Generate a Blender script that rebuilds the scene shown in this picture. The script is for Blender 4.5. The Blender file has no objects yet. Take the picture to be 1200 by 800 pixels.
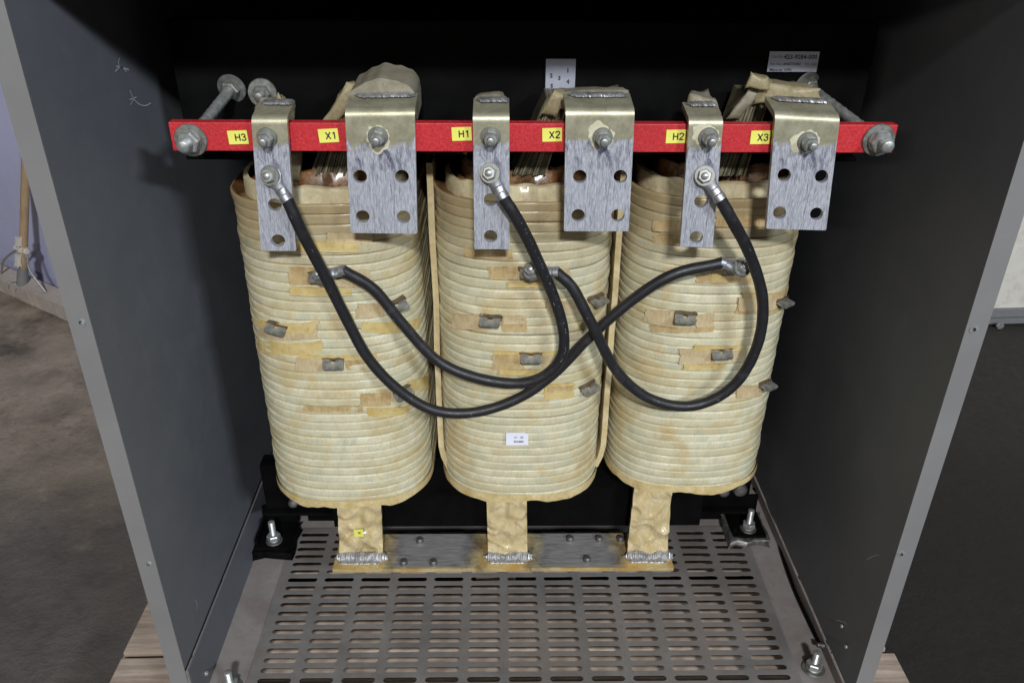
import bpy, bmesh, math, random
from mathutils import Vector, Matrix, noise, Quaternion
random.seed(7)
C = bpy.context.scene.collection
PI = math.pi
V = Vector

# ------------------------------------------------------------------ camera
FPX = 968.0
pitch, yaw, roll = 0.50522, 0.01867, 0.00837
Fw = V((math.sin(yaw)*math.cos(pitch), math.cos(yaw)*math.cos(pitch), -math.sin(pitch)))
Rt = V((math.cos(yaw), -math.sin(yaw), 0)); Up = Rt.cross(Fw)
cr, sr = math.cos(roll), math.sin(roll)
Rt, Up = cr*Rt + sr*Up, cr*Up - sr*Rt
CAM = V((0, 0, 1.0))
def ray(px, py): return Fw + (px-600)/FPX*Rt - (py-400)/FPX*Up
def at(px, py, y=None, z=None, x=None):
    """the point of the place seen at a photo pixel, on a known plane"""
    d = ray(px, py)
    k = y/d.y if y is not None else (z-CAM.z)/d.z if z is not None else x/d.x
    return CAM + d*k
cam = bpy.data.objects.new('camera', bpy.data.cameras.new('camera')); C.objects.link(cam)
cam.data.sensor_width = 36; cam.data.lens = FPX/1200*36
cam.data.clip_start = .02; cam.data.clip_end = 200
cam.matrix_world = Matrix(((Rt.x, Up.x, -Fw.x, 0), (Rt.y, Up.y, -Fw.y, 0), (Rt.z, Up.z, -Fw.z, 1.0), (0, 0, 0, 1)))
bpy.context.scene.camera = cam

# ------------------------------------------------------------------ materials
class NT:
    def __init__(s, name):
        s.m = bpy.data.materials.new(name); s.m.use_nodes = True
        s.t = s.m.node_tree; s.b = s.t.nodes['Principled BSDF']
    def n(s, typ, **kw):
        nd = s.t.nodes.new(typ)
        for k, v in kw.items():
            if k.startswith('i_'): 
                key = k[2:]; key = int(key) if key.isdigit() else key
                if hasattr(v, 'is_linked') or isinstance(v, bpy.types.NodeSocket): s.t.links.new(v, nd.inputs[key])
                else: nd.inputs[key].default_value = v
            else: setattr(nd, k, v)
        return nd
    def set(s, **kw):
        for k, v in kw.items():
            k = k.replace('_', ' ')
            if isinstance(v, bpy.types.NodeSocket): s.t.links.new(v, s.b.inputs[k])
            else: s.b.inputs[k].default_value = v
    def coord(s, kind='Object', scale=(1, 1, 1), loc=(0, 0, 0)):
        t = s.n('ShaderNodeTexCoord')
        mp = s.n('ShaderNodeMapping', i_Scale=scale, i_Location=loc)
        s.t.links.new(t.outputs[kind], mp.inputs[0]); return mp.outputs[0]
    def noise(s, co, scale, detail=4, rough=.55, dist=0):
        nd = s.n('ShaderNodeTexNoise', i_Scale=scale, i_Detail=detail, i_Roughness=rough, i_Distortion=dist)
        s.t.links.new(co, nd.inputs['Vector']); return nd.outputs[0]
    def ramp(s, fac, stops):
        nd = s.n('ShaderNodeValToRGB'); s.t.links.new(fac, nd.inputs[0])
        e = nd.color_ramp.elements
        while len(e) < len(stops): e.new(.5)
        for q, (p, c) in zip(e, stops):
            q.position = p; q.color = (c, c, c, 1) if not hasattr(c, '__len__') else (*c, 1)
        return nd.outputs[0]
    def mix(s, fac, a, b, mode='MIX'):
        nd = s.n('ShaderNodeMix', data_type='RGBA', blend_type=mode)
        for k, v in ((0, fac), (6, a), (7, b)):
            if isinstance(v, bpy.types.NodeSocket): s.t.links.new(v, nd.inputs[k])
            else: nd.inputs[k].default_value = v if k == 0 else ((*v, 1) if len(v) == 3 else v)
        return nd.outputs[2]
    def math(s, op, a, b=0, c=0):
        nd = s.n('ShaderNodeMath', operation=op)
        for k, v in enumerate((a, b, c)):
            if isinstance(v, bpy.types.NodeSocket): s.t.links.new(v, nd.inputs[k])
            else: nd.inputs[k].default_value = v
        return nd.outputs[0]
    def bump(s, h, strength=.3, dist=.001, prev=None):
        nd = s.n('ShaderNodeBump', i_Strength=strength, i_Distance=dist, i_Height=h)
        if prev is not None: s.t.links.new(prev, nd.inputs['Normal'])
        s.t.links.new(nd.outputs[0], s.b.inputs['Normal']); return nd.outputs[0]

def simple(name, col, rough=.5, metal=0., var=.15, scale=30, bump=.1, stretch=(1, 1, 1), rv=.1, spec=.5):
    m = NT(name); co = m.coord(scale=stretch)
    f = m.noise(co, scale, 5)
    a = tuple(c*(1-var) for c in col); b = tuple(min(1, c*(1+var)) for c in col)
    m.set(Base_Color=m.ramp(f, [(.3, a), (.7, b)]), Metallic=metal,
          Roughness=m.ramp(f, [(.3, max(0, rough-rv)), (.7, min(1, rough+rv))]), Specular_IOR_Level=spec)
    if bump: m.bump(f, bump, .001)
    return m.m

M = {}
# grey enamel of the cabinet, orange-peel, dust and rubbed smears
def enamel(name, col, dust=.12, dcol=(.30, .27, .23)):
    m = NT(name); co = m.coord()
    big = m.noise(co, 4, 5, .6); fine = m.noise(co, 260, 2); mid = m.noise(co, 22, 6, .65, .4)
    base = m.mix(m.ramp(big, [(.35, 0.), (.75, 1.)]), tuple(c*.9 for c in col), tuple(c*1.12 for c in col))
    d = m.math('MULTIPLY', m.ramp(mid, [(.48, 0.), (.78, 1.)]), dust)
    m.set(Base_Color=m.mix(d, base, dcol), Roughness=m.ramp(mid, [(.3, .42), (.7, .6)]), Specular_IOR_Level=.4)
    m.bump(fine, .12, .0006); return m.m
M['enamel'] = enamel('grey_enamel', (.142, .151, .170), .06)
M['flange'] = enamel('grey_enamel_edge', (.180, .176, .176), .05)
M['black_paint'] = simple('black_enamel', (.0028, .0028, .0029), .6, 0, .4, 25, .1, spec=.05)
M['scratch'] = simple('bare_scratch', (.5, .5, .56), .6, 0, .2)
M['seam'] = simple('panel_seam', (.012, .012, .015), .8)

def tin(name, col, scr=True):
    """tinned bar: hazy gold lacquer near the bend, wire-brushed grey below (UV v = 0 bottom, 1 at the bend)"""
    m = NT(name)
    t = m.n('ShaderNodeTexCoord'); uv = t.outputs['UV']
    sep = m.n('ShaderNodeSeparateXYZ'); m.t.links.new(uv, sep.inputs[0])
    co = m.coord('Object')
    st = m.coord('Object', scale=(1, 1, .06))
    streak = m.noise(st, 2300, 3, .6); streak2 = m.noise(m.coord('Object', scale=(1, 1, .05), loc=(3, 1, 2)), 800, 4, .7)
    blot = m.noise(co, 45, 6, .65, .5); fine = m.noise(co, 240, 3)
    edge = m.math('ADD', sep.outputs[1], m.math('MULTIPLY', m.math('SUBTRACT', blot, .5), .11))
    lac = m.ramp(edge, [(.675, 0.), (.695, 1.)])
    brushed = m.mix(m.ramp(streak, [(.36, 0.), (.62, 1.)]), (.29, .30, .35), (.58, .595, .65))
    brushed = m.mix(m.math('MULTIPLY', m.ramp(streak2, [(.54, 0.), (.70, 1.)]), .8), brushed, (.11, .115, .15))
    smear = m.math('MULTIPLY', m.ramp(edge, [(.50, 0.), (.63, 1.)]), m.ramp(m.noise(m.coord('Object', scale=(1, 1, .35)), 120, 5, .7, .6), [(.48, 0.), (.62, .9)]))
    brushed = m.mix(smear, brushed, (.06, .06, .11))
    gold = m.mix(m.ramp(blot, [(.35, 0.), (.7, 1.)]), (.33, .31, .21), (.50, .475, .35))
    m.set(Base_Color=m.mix(lac, brushed, gold), Metallic=m.mix(lac, (.45,)*3, (.55,)*3),
          Roughness=m.mix(lac, m.ramp(fine, [(.3, .42), (.7, .62)]), m.ramp(fine, [(.3, .36), (.7, .48)])))
    m.bump(streak, .25, .0005); return m.m
M['lug'] = tin('tinned_lug', None)
def goldbar():
    m = NT('tinned_bus_bar'); co = m.coord(); st = m.coord(scale=(.12, 1, 1))
    streak = m.noise(st, 260, 4, .6); blot = m.noise(co, 16, 6, .6, .8)
    grey = m.mix(m.ramp(streak, [(.3, 0.), (.7, 1.)]), (.19, .182, .178), (.37, .355, .35))
    gold = m.mix(m.ramp(streak, [(.3, 0.), (.7, 1.)]), (.50, .37, .15), (.74, .63, .36)); gold = m.mix(m.ramp(blot, [(.45, 0.), (.62, .75)]), gold, (.55, .32, .07))
    sep = m.n('ShaderNodeSeparateXYZ'); m.t.links.new(co, sep.inputs[0])
    # lacquer stays near the welds (x = 0, +-.231) and on the front edge (y < -.036)
    x = m.math('ABSOLUTE', m.math('SUBTRACT', m.math('ABSOLUTE', sep.outputs[0]), .0))
    d1 = m.math('ABSOLUTE', sep.outputs[0]); d2 = m.math('ABSOLUTE', m.math('SUBTRACT', d1, .238))
    d = m.math('MINIMUM', m.math('ADD', d1, .0), m.math('ADD', d2, -.012))
    near = m.math('SUBTRACT', .062, m.math('ADD', d, m.math('MULTIPLY', m.math('SUBTRACT', blot, .5), .07)))
    f1 = m.ramp(m.math('MULTIPLY', near, 40), [(0, 0.), (1, 1.)])
    f2 = m.ramp(m.math('MULTIPLY', m.math('SUBTRACT', -.034, sep.outputs[1]), 200), [(0, 0.), (1, 1.)])
    f = m.math('MAXIMUM', f1, f2)
    edge = m.ramp(m.math('MULTIPLY', m.math('SUBTRACT', -.040, sep.outputs[1]), 600), [(0, 0.), (1, 1.)])  # glint of the front edge painted into the colour as brighter gold
    soot = m.noise(co, 38, 5, .7, .4)
    band = m.ramp(m.math('ADD', d, m.math('MULTIPLY', m.math('SUBTRACT', blot, .5), .05)), [(.020, 0.), (.036, 1.), (.052, 1.), (.075, 0.)])
    col = m.mix(f, grey, gold)
    col = m.mix(m.math('MULTIPLY', m.math('MULTIPLY', band, m.ramp(soot, [(.42, 0.), (.62, 1.)])), .65), col, (.045, .042, .045))
    col = m.mix(edge, col, m.mix(m.ramp(soot, [(.4, 0.), (.7, 1.)]), (.88, .78, .50), (.80, .62, .28)))
    m.set(Base_Color=col, Metallic=m.mix(f, (.3,)*3, (.4,)*3), Roughness=m.mix(f, (.42,)*3, (.36,)*3))
    m.bump(streak, .2, .0005); return m.m
M['bus'] = goldbar()
M['weld'] = simple('weld_metal', (.40, .395, .395), .44, .65, .35, 130, .25)
M['steel'] = simple('zinc_steel', (.38, .39, .38), .42, .65, .25, 120, .15)
M['washer'] = simple('grey_washer', (.25, .255, .235), .52, .8, .25, 120, .15)
M['dark_steel'] = simple('dull_steel', (.20, .195, .19), .5, .8, .35, 90, .2)
M['crimp'] = simple('bright_tin', (.40, .41, .44), .46, .8, .15, 150, .1)
M['tab'] = simple('tinned_tab', (.30, .295, .27), .42, .55, .45, 90, .35)
M['hole'] = simple('dark_inside', (.02, .02, .02), .9)

def redbar():
    m = NT('red_glass_polyester'); co = m.coord()
    f = m.noise(co, 320, 3, .7); b = m.noise(co, 14, 4); p = m.noise(co, 900, 1)
    c = m.mix(m.ramp(f, [(.35, 0.), (.65, 1.)]), (.36, .010, .016), (.56, .028, .035))
    c = m.mix(m.math('MULTIPLY', m.ramp(p, [(.66, 0.), (.72, 1.)]), .4), c, (.7, .25, .25))
    m.set(Base_Color=m.mix(m.math('MULTIPLY', m.ramp(b, [(.45, 0.), (.8, 1.)]), .35), c, (.25, .012, .015)), Roughness=.5)
    m.bump(f, .25, .0005); return m.m
M['red'] = redbar()
M['yellow'] = simple('yellow_marker', (.72, .70, .13), .5, 0, .05)
M['ink'] = simple('black_ink', (.02, .02, .022), .6)
M['faint_ink'] = simple('grey_ink', (.16, .16, .19), .6)
M['paper'] = simple('white_sticker', (.72, .73, .84), .5, 0, .04)
M['dim_paper'] = simple('grey_sticker', (.42, .43, .52), .5, 0, .06)
M['card'] = simple('grey_tag_metal', (.30, .31, .37), .5, .2, .12, 40)

# glass-tape turns: UV.x = metres round the coil, UV.y = turn number
def tape():
    m = NT('varnished_glass_tape')
    t = m.n('ShaderNodeTexCoord'); sep = m.n('ShaderNodeSeparateXYZ'); m.t.links.new(t.outputs['UV'], sep.inputs[0])
    s, v = sep.outputs[0], sep.outputs[1]
    fr = m.math('FRACT', v); tid = m.math('FLOOR', v)
    cmb = m.n('ShaderNodeCombineXYZ'); m.t.links.new(s, cmb.inputs[0]); m.t.links.new(m.math('MULTIPLY', tid, 3.17), cmb.inputs[1])
    per = m.noise(cmb.outputs[0], 9, 4, .6)              # slow change along each turn
    pert = m.noise(cmb.outputs[0], 46, 4, .6)
    cu = m.n('ShaderNodeCombineXYZ'); m.t.links.new(s, cu.inputs[0]); m.t.links.new(m.math('MULTIPLY', v, .0122), cu.inputs[1])
    uvm = cu.outputs[0]
    blot = m.noise(uvm, 17, 6, .62, .6); fine = m.noise(uvm, 420, 3, .6)
    big = m.noise(uvm, 5, 4, .5)
    # diagonal lap of each tape, about every 20 mm
    lap = m.math('FRACT', m.math('ADD', m.math('MULTIPLY', s, 52), m.math('ADD', m.math('MULTIPLY', fr, .55), m.math('MULTIPLY', tid, .37))))
    lapedge = m.ramp(lap, [(0, 1.), (.10, 0.), (.9, 0.), (1, .6)])
    weave = m.n('ShaderNodeTexWave', wave_type='BANDS', bands_direction='X', i_Scale=330.0, i_Distortion=1.5)
    m.t.links.new(uvm, weave.inputs[0])
    a = m.mix(m.ramp(per, [(.3, 0.), (.7, 1.)]), (.49, .455, .295), (.71, .68, .515))
    a = m.mix(m.math('MULTIPLY', m.ramp(pert, [(.45, 0.), (.70, 1.)]), .8), a, (.43, .45, .34))
    a = m.mix(m.math('MULTIPLY', m.ramp(blot, [(.49, 0.), (.66, 1.)]), .62), a, (.50, .35, .13))
    a = m.mix(m.math('MULTIPLY', m.ramp(big, [(.5, 0.), (.7, 1.)]), .35), a, (.48, .46, .30))
    cf = m.n('ShaderNodeCombineXYZ'); m.t.links.new(m.math('MULTIPLY', s, 26), cf.inputs[0]); m.t.links.new(m.math('MULTIPLY', v, 9.0), cf.inputs[1])
    fib = m.noise(cf.outputs[0], 1.0, 4, .7)
    a = m.mix(m.math('MULTIPLY', m.ramp(fib, [(.48, 0.), (.72, 1.)]), .4), a, (.43, .385, .24))
    a = m.mix(m.math('MULTIPLY', m.ramp(fib, [(.30, 1.), (.44, 0.)]), .5), a, (.66, .63, .49))
    spk = m.noise(uvm, 95, 5, .75)
    a = m.mix(m.math('MULTIPLY', m.ramp(spk, [(.60, 0.), (.72, 1.)]), .5), a, (.36, .27, .12))
    a = m.mix(m.math('MULTIPLY', lapedge, .13), a, (.42, .36, .20))
    amb = m.noise(uvm, 11, 5, .6, .3)
    a = m.mix(m.math('MULTIPLY', m.ramp(amb, [(.55, 0.), (.66, 1.)]), .55), a, (.46, .345, .15))
    weft = m.n('ShaderNodeCombineXYZ'); m.t.links.new(m.math('MULTIPLY', s, 620), weft.inputs[0]); m.t.links.new(m.math('MULTIPLY', v, 1.3), weft.inputs[1])
    wf = m.noise(weft.outputs[0], 1.0, 2, .5)
    a = m.mix(m.math('MULTIPLY', m.ramp(wf, [(.50, 0.), (.70, 1.)]), .30), a, (.34, .30, .17))
    # resin gathered in the seam between two turns
    wob = m.math('MULTIPLY', m.math('SUBTRACT', m.noise(uvm, 60, 3), .5), .16)
    frw = m.math('ADD', fr, wob)
    seam = m.ramp(frw, [(0, 1.), (.05, .35), (.14, 0.), (.84, 0.), (.95, .45), (1, 1.)])
    a = m.mix(m.math('MULTIPLY', seam, .75), a, (.30, .22, .10))
    # varnish browner on the first turns and ochre on the last ones
    top = m.ramp(m.math('ADD', m.math('MULTIPLY', v, 1/35), m.math('MULTIPLY', m.math('SUBTRACT', blot, .5), .22)), [(.02, 1.), (.20, .12), (.30, 0.)])
    a = m.mix(m.math('MULTIPLY', top, .8), a, (.27, .185, .08))
    bot = m.ramp(m.math('ADD', v, m.math('MULTIPLY', m.math('SUBTRACT', blot, .5), 2.2)), [(0, 0.), (1, 1.)])
    m.set(Base_Color=a, Roughness=m.ramp(blot, [(.3, .38), (.7, .55)]), Specular_IOR_Level=.45,
          Coat_Weight=m.ramp(top, [(0, .25), (1, .6)]), Coat_Roughness=.18)
    b0 = m.bump(fib, .35, .0009)
    b1 = m.bump(fine, .4, .0006, b0)
    b2 = m.bump(lapedge, .3, .0007, b1)
    m.bump(weave.outputs[1], .15, .0004, b2)
    return m.m
M['tape'] = tape()
def varn(name, c1, c2, c3, rough=.25, scale=30, coat=.5, metal=0):
    m = NT(name); co = m.coord()
    n1 = m.noise(co, scale, 6, .65, .7); n2 = m.noise(co, scale*5, 4, .6)
    a = m.mix(m.ramp(n1, [(.35, 0.), (.65, 1.)]), c1, c2)
    a = m.mix(m.math('MULTIPLY', m.ramp(n2, [(.5, 0.), (.75, 1.)]), .6), a, c3)
    m.set(Base_Color=a, Roughness=m.ramp(n2, [(.3, rough), (.7, min(1, rough+.3))]), Coat_Weight=coat, Coat_Roughness=.15, Metallic=metal)
    m.bump(n2, .5, .0012); return m.m
M['tab_cavity'] = varn('dark_cavity_resin', (.06, .04, .02), (.13, .085, .04), (.20, .14, .07), .4, 60, .3)  # brown resin with the shade of the tab's cavity put into its colour
M['residue'] = varn('cream_flux_residue', (.47, .44, .31), (.56, .53, .39), (.40, .36, .23), .5, 60, 0)
M['varnish'] = varn('brown_varnish', (.055, .024, .009), (.20, .088, .028), (.33, .21, .10), .25, 40, .8)
M['cream_band'] = varn('cream_barrier', (.42, .35, .20), (.58, .51, .33), (.33, .22, .09), .35, 35, .3)
M['barrier'] = varn('tan_sheet', (.46, .36, .18), (.56, .47, .28), (.34, .23, .09), .4, 25, .2)
M['rim'] = varn('ochre_end_tape', (.48, .36, .15), (.62, .51, .28), (.36, .23, .07), .35, 40, .3)
def tapepiece(name, c1, c2, c3):
    m = NT(name); co = m.coord(); st = m.coord(scale=(1, 1, .12))
    n1 = m.noise(co, 60, 6, .65, .5); f = m.noise(st, 520, 3, .65); e = m.noise(co, 170, 5, .7)
    a = m.mix(m.ramp(n1, [(.35, 0.), (.65, 1.)]), c1, c2)
    a = m.mix(m.math('MULTIPLY', m.ramp(f, [(.48, 0.), (.68, 1.)]), .5), a, c3)
    a = m.mix(m.math('MULTIPLY', m.ramp(e, [(.58, 0.), (.74, 1.)]), .6), a, (.20, .12, .045))
    m.set(Base_Color=a, Roughness=m.ramp(n1, [(.3, .4), (.7, .6)]), Coat_Weight=.15, Coat_Roughness=.2); m.bump(f, .5, .0012); return m.m
M['tan_tape'] = tapepiece('tan_tape', (.35, .23, .09), (.48, .36, .18), (.54, .46, .30))
M['pale_tape'] = tapepiece('pale_yellow_tape', (.48, .345, .11), (.57, .455, .21), (.50, .42, .24))
M['pink_tape'] = tapepiece('fibrous_tape', (.44, .34, .19), (.54, .44, .27), (.36, .25, .12))
def strapmat():
    m = NT('varnished_strap'); co = m.coord(scale=(1, 1, .55)); n = m.noise(co, 30, 3, .5, .8); n2 = m.noise(co, 55, 5, .65); n3 = m.noise(co, 200, 4, .6)
    a = m.mix(m.ramp(n2, [(.35, 0.), (.65, 1.)]), (.48, .365, .17), (.60, .50, .30))
    a = m.mix(m.math('MULTIPLY', m.ramp(n3, [(.52, 0.), (.72, 1.)]), .5), a, (.36, .33, .24))
    ridge = m.ramp(n, [(.30, 0.), (.44, .5), (.5, 1.), (.56, .5), (.70, 0.)])
    m.set(Base_Color=a, Roughness=.3, Coat_Weight=1., Coat_Roughness=.12)
    b1 = m.bump(n2, .4, .003); m.bump(ridge, .45, .0035, b1); return m.m
M['strap'] = strapmat()
M['lead_tape'] = varn('grey_lead_tape', (.17, .15, .105), (.26, .235, .175), (.17, .135, .07), .5, 45, .1)
M['lead_yellow'] = varn('yellowed_lead_tape', (.21, .17, .085), (.31, .26, .155), (.15, .11, .05), .5, 45, .2)
M['foil'] = simple('lead_foil', (.10, .09, .055), .45, .3, .5, 60, .3)
M['foil_pale'] = simple('lead_foil_edge', (.22, .20, .13), .45, .3, .4, 60, .3)
def sheath():
    m = NT('black_cable_rubber'); co = m.coord()
    n = m.noise(co, 120, 5, .7); s = m.noise(co, 35, 4, .7, .5)
    a = m.mix(m.math('MULTIPLY', m.ramp(s, [(.58, 0.), (.72, 1.)]), .5), (.012, .012, .0145), (.06, .06, .07))
    m.set(Base_Color=a, Roughness=m.ramp(n, [(.3, .38), (.7, .58)])); m.bump(n, .15, .0006); return m.m
M['scuff'] = simple('grey_rub_mark', (.12, .12, .135), .6, 0, .3)
M['rubber'] = sheath()
def grille():
    m = NT('perforated_steel'); co = m.coord()
    n = m.noise(co, 10, 6, .65, .6); f = m.noise(co, 130, 4, .7)
    a = m.mix(m.ramp(n, [(.35, 0.), (.7, 1.)]), (.150, .144, .141), (.255, .243, .236))
    a = m.mix(m.math('MULTIPLY', m.ramp(f, [(.50, 0.), (.72, 1.)]), .6), a, (.17, .125, .095))
    br = m.noise(co, 5, 4, .6)
    a = m.mix(m.math('MULTIPLY', m.ramp(br, [(.45, 0.), (.65, 1.)]), .5), a, (.20, .16, .135))
    m.set(Base_Color=a, Metallic=.2, Roughness=m.ramp(f, [(.3, .45), (.7, .65)])); m.bump(f, .2, .0006); return m.m
M['grille'] = grille()
def pan():
    m = NT('dusty_base_steel'); co = m.coord()
    n = m.noise(co, 7, 6, .65, .8); f = m.noise(co, 90, 5, .7)
    a = m.mix(m.ramp(n, [(.35, 0.), (.7, 1.)]), (.19, .165, .155), (.285, .26, .25))
    a = m.mix(m.math('MULTIPLY', m.ramp(f, [(.55, 0.), (.72, 1.)]), .6), a, (.20, .12, .09))
    m.set(Base_Color=a, Roughness=.6, Metallic=.1); m.bump(f, .2, .0006); return m.m
M['pan'] = pan()
def wood(name, c1, c2, c3, axis=(.06, 1, 1)):
    m = NT(name); co = m.coord(scale=axis); c0 = m.coord()
    g = m.noise(co, 90, 6, .7, .5); b = m.noise(c0, 14, 5, .6)
    a = m.mix(m.ramp(g, [(.35, 0.), (.68, 1.)]), c1, c2)
    a = m.mix(m.math('MULTIPLY', m.ramp(b, [(.45, 0.), (.75, 1.)]), .6), a, c3)
    m.set(Base_Color=a, Roughness=.8); m.bump(g, .6, .0015); return m.m
M['wood'] = wood('weathered_pallet_wood', (.27, .205, .155), (.54, .44, .365), (.17, .12, .09))
M['handle'] = wood('broom_handle_wood', (.34, .23, .13), (.44, .32, .19), (.22, .16, .10), (1, 1, .06))
M['bristle'] = wood('pale_broom_fibre', (.42, .37, .33), (.56, .51, .46), (.34, .28, .24), (1, 1, .3))
M['lilac'] = varn('lilac_wall_paint', (.45, .46, .66), (.50, .51, .72), (.42, .43, .62), .6, 2.5, 0)
M['creampaint'] = varn('cream_panel_paint', (.62, .59, .53), (.70, .67, .60), (.44, .38, .31), .5, 7, 0)
M['railgrey'] = enamel('grey_rail_paint', (.19, .19, .20), .2)
def ground():
    m = NT('dirty_concrete'); co = m.coord()
    n = m.noise(co, 2.6, 8, .62, .1); d = m.noise(co, 8.5, 9, .68, .1); f = m.noise(co, 40, 6, .75); g = m.noise(co, 160, 3, .7)
    a = m.mix(m.ramp(n, [(.36, 0.), (.62, 1.)]), (.12, .098, .077), (.40, .33, .255))
    a = m.mix(m.math('MULTIPLY', m.ramp(d, [(.42, 0.), (.66, 1.)]), .75), a, (.46, .38, .295))
    a = m.mix(m.math('MULTIPLY', m.ramp(f, [(.56, 0.), (.72, 1.)]), .7), a, (.11, .093, .08))
    sp = m.n('ShaderNodeSeparateXYZ'); m.t.links.new(co, sp.inputs[0])
    dark_right = m.ramp(m.math('ADD', sp.outputs[0], m.math('MULTIPLY', m.math('SUBTRACT', n, .5), 1.2)), [(.1, 0.), (.5, 1.)])  # floor tone goes darker towards the right, border broken up by noise
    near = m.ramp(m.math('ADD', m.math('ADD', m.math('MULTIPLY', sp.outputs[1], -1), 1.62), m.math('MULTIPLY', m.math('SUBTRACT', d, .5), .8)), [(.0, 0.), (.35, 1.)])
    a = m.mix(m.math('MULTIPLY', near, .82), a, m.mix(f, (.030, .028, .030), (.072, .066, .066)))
    a = m.mix(m.math('MULTIPLY', dark_right, .975), a, m.mix(f, (.007, .0055, .0045), (.020, .0165, .014)))
    m.set(Base_Color=a, Roughness=m.ramp(f, [(.36, .6), (.62, .85)]))
    b1 = m.bump(d, .45, .02); b2 = m.bump(f, .22, .004, b1); m.bump(g, .3, .002, b2); return m.m
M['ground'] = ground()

# ------------------------------------------------------------------ object helpers
WL = {}          # world location of every object built here (all are unrotated)
def mats(o, ms):
    for m in (ms if isinstance(ms, (list, tuple)) else [ms]): o.data.materials.append(M[m])
def link(name, bm, ms, parent=None, smooth=True, origin=None, label=None, ang=35):
    if not bm.verts: raise ValueError(name)
    lo = V([min(v.co[i] for v in bm.verts) for i in range(3)]); hi = V([max(v.co[i] for v in bm.verts) for i in range(3)])
    c = origin if origin is not None else (lo+hi)/2
    bmesh.ops.translate(bm, verts=bm.verts, vec=-c)
    if smooth:
        for f in bm.faces: f.smooth = True
        for e in bm.edges:
            if len(e.link_faces) == 2 and e.calc_face_angle(0) > math.radians(ang): e.smooth = False
    me = bpy.data.meshes.new(name); bm.to_mesh(me); bm.free()
    o = bpy.data.objects.new(name, me); C.objects.link(o); mats(o, ms)
    if parent is not None: o.parent = parent; o.location = c - WL[parent]
    else: o.location = c
    WL[o] = c.copy()
    if label: o['label'] = label
    return o
def thing(name, label, cat, loc, group=None):
    o = bpy.data.objects.new(name, None); C.objects.link(o); o.location = loc; o.empty_display_size = .05
    WL[o] = V(loc); o['label'] = label; o['category'] = cat
    if group: o['group'] = group
    return o
def B(): return bmesh.new()
def frame(axis, upv=None):
    z = V(axis).normalized()
    u = V(upv) if upv is not None else (V((0, 0, 1)) if abs(z.z) < .9 else V((0, 1, 0)))
    x = u.cross(z).normalized(); y = z.cross(x); return x, y, z
def box(bm, lo, hi, mi=0, bev=0., M4=None):
    r = bmesh.ops.create_cube(bm, size=1)
    vs = r['verts']; lo, hi = V(lo), V(hi)
    for v in vs: v.co = V([lo[i] + (v.co[i]+.5)*(hi[i]-lo[i]) for i in range(3)])
    fs = set(f for v in vs for f in v.link_faces)
    for f in fs: f.material_index = mi
    if bev:
        es = list(set(e for v in vs for e in v.link_edges))
        r = bmesh.ops.bevel(bm, geom=es, offset=bev, segments=2, affect='EDGES', profile=.6)
        vs = list(set(v for f in r['faces'] for v in f.verts) | set(v for v in vs if v.is_valid))
        for f in r['faces']: f.material_index = mi
    if M4 is not None:
        for v in vs: v.co = M4 @ v.co
    return vs
def lathe(bm, p, axis, prof, seg=24, mi=0, cap=True, upv=None):
    """profile [(radius, height along axis)]"""
    x, y, z = frame(axis, upv); p = V(p); rings = []
    for r, h in prof:
        rings.append([bm.verts.new(p + z*h + (x*math.cos(2*PI*k/seg) + y*math.sin(2*PI*k/seg))*r) for k in range(seg)])
    for a, b in zip(rings, rings[1:]):
        for k in range(seg): bm.faces.new((a[k], a[(k+1) % seg], b[(k+1) % seg], b[k])).material_index = mi
    if cap:
        bm.faces.new(rings[-1]).material_index = mi
        bm.faces.new(list(reversed(rings[0]))).material_index = mi
def hexa(bm, p, axis, R, h, mi=0, rot=0, hd=False):
    x, y, z = frame(axis); p = V(p)
    def ring(rr, hh): return [bm.verts.new(p + z*hh + (x*math.cos(PI/3*k+rot) + y*math.sin(PI/3*k+rot))*rr) for k in range(6)]
    rs = [ring(R, 0), ring(R, h*.82), ring(R*.86, h)]
    for a, b in zip(rs, rs[1:]):
        for k in range(6): bm.faces.new((a[k], a[(k+1) % 6], b[(k+1) % 6], b[k])).material_index = mi
    bm.faces.new(rs[-1]).material_index = mi; bm.faces.new(list(reversed(rs[0]))).material_index = mi
def thread(bm, p, axis, r, h, mi=0, pitch=.0016):
    pr = [(r*.9, 0)]; n = max(2, int(h/pitch))
    for k in range(n): pr += [(r, h*(k+.3)/n), (r*.84, h*(k+.9)/n)]
    pr += [(r*.84, h), (r*.62, h+r*.1)]
    lathe(bm, p, axis, pr, 14, mi)
def tube(bm, pts, rad, seg=12, mi=0, cap=True, flat=None):
    pts = [V(p) for p in pts]; rings = []; up = None
    for i, p in enumerate(pts):
        t = (pts[min(i+1, len(pts)-1)] - pts[max(i-1, 0)]).normalized()
        if up is None: up = (V((0, 0, 1)) if abs(t.z) < .9 else V((1, 0, 0)))
        x = up.cross(t).normalized(); y = t.cross(x); up = y
        r = rad(i/(len(pts)-1)) if callable(rad) else rad
        rings.append([bm.verts.new(p + x*math.cos(2*PI*k/seg)*r + y*math.sin(2*PI*k/seg)*r) for k in range(seg)])
    for a, b in zip(rings, rings[1:]):
        for k in range(seg): bm.faces.new((a[k], a[(k+1) % seg], b[(k+1) % seg], b[k])).material_index = mi
    if cap:
        bm.faces.new(rings[-1]).material_index = mi; bm.faces.new(list(reversed(rings[0]))).material_index = mi
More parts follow.
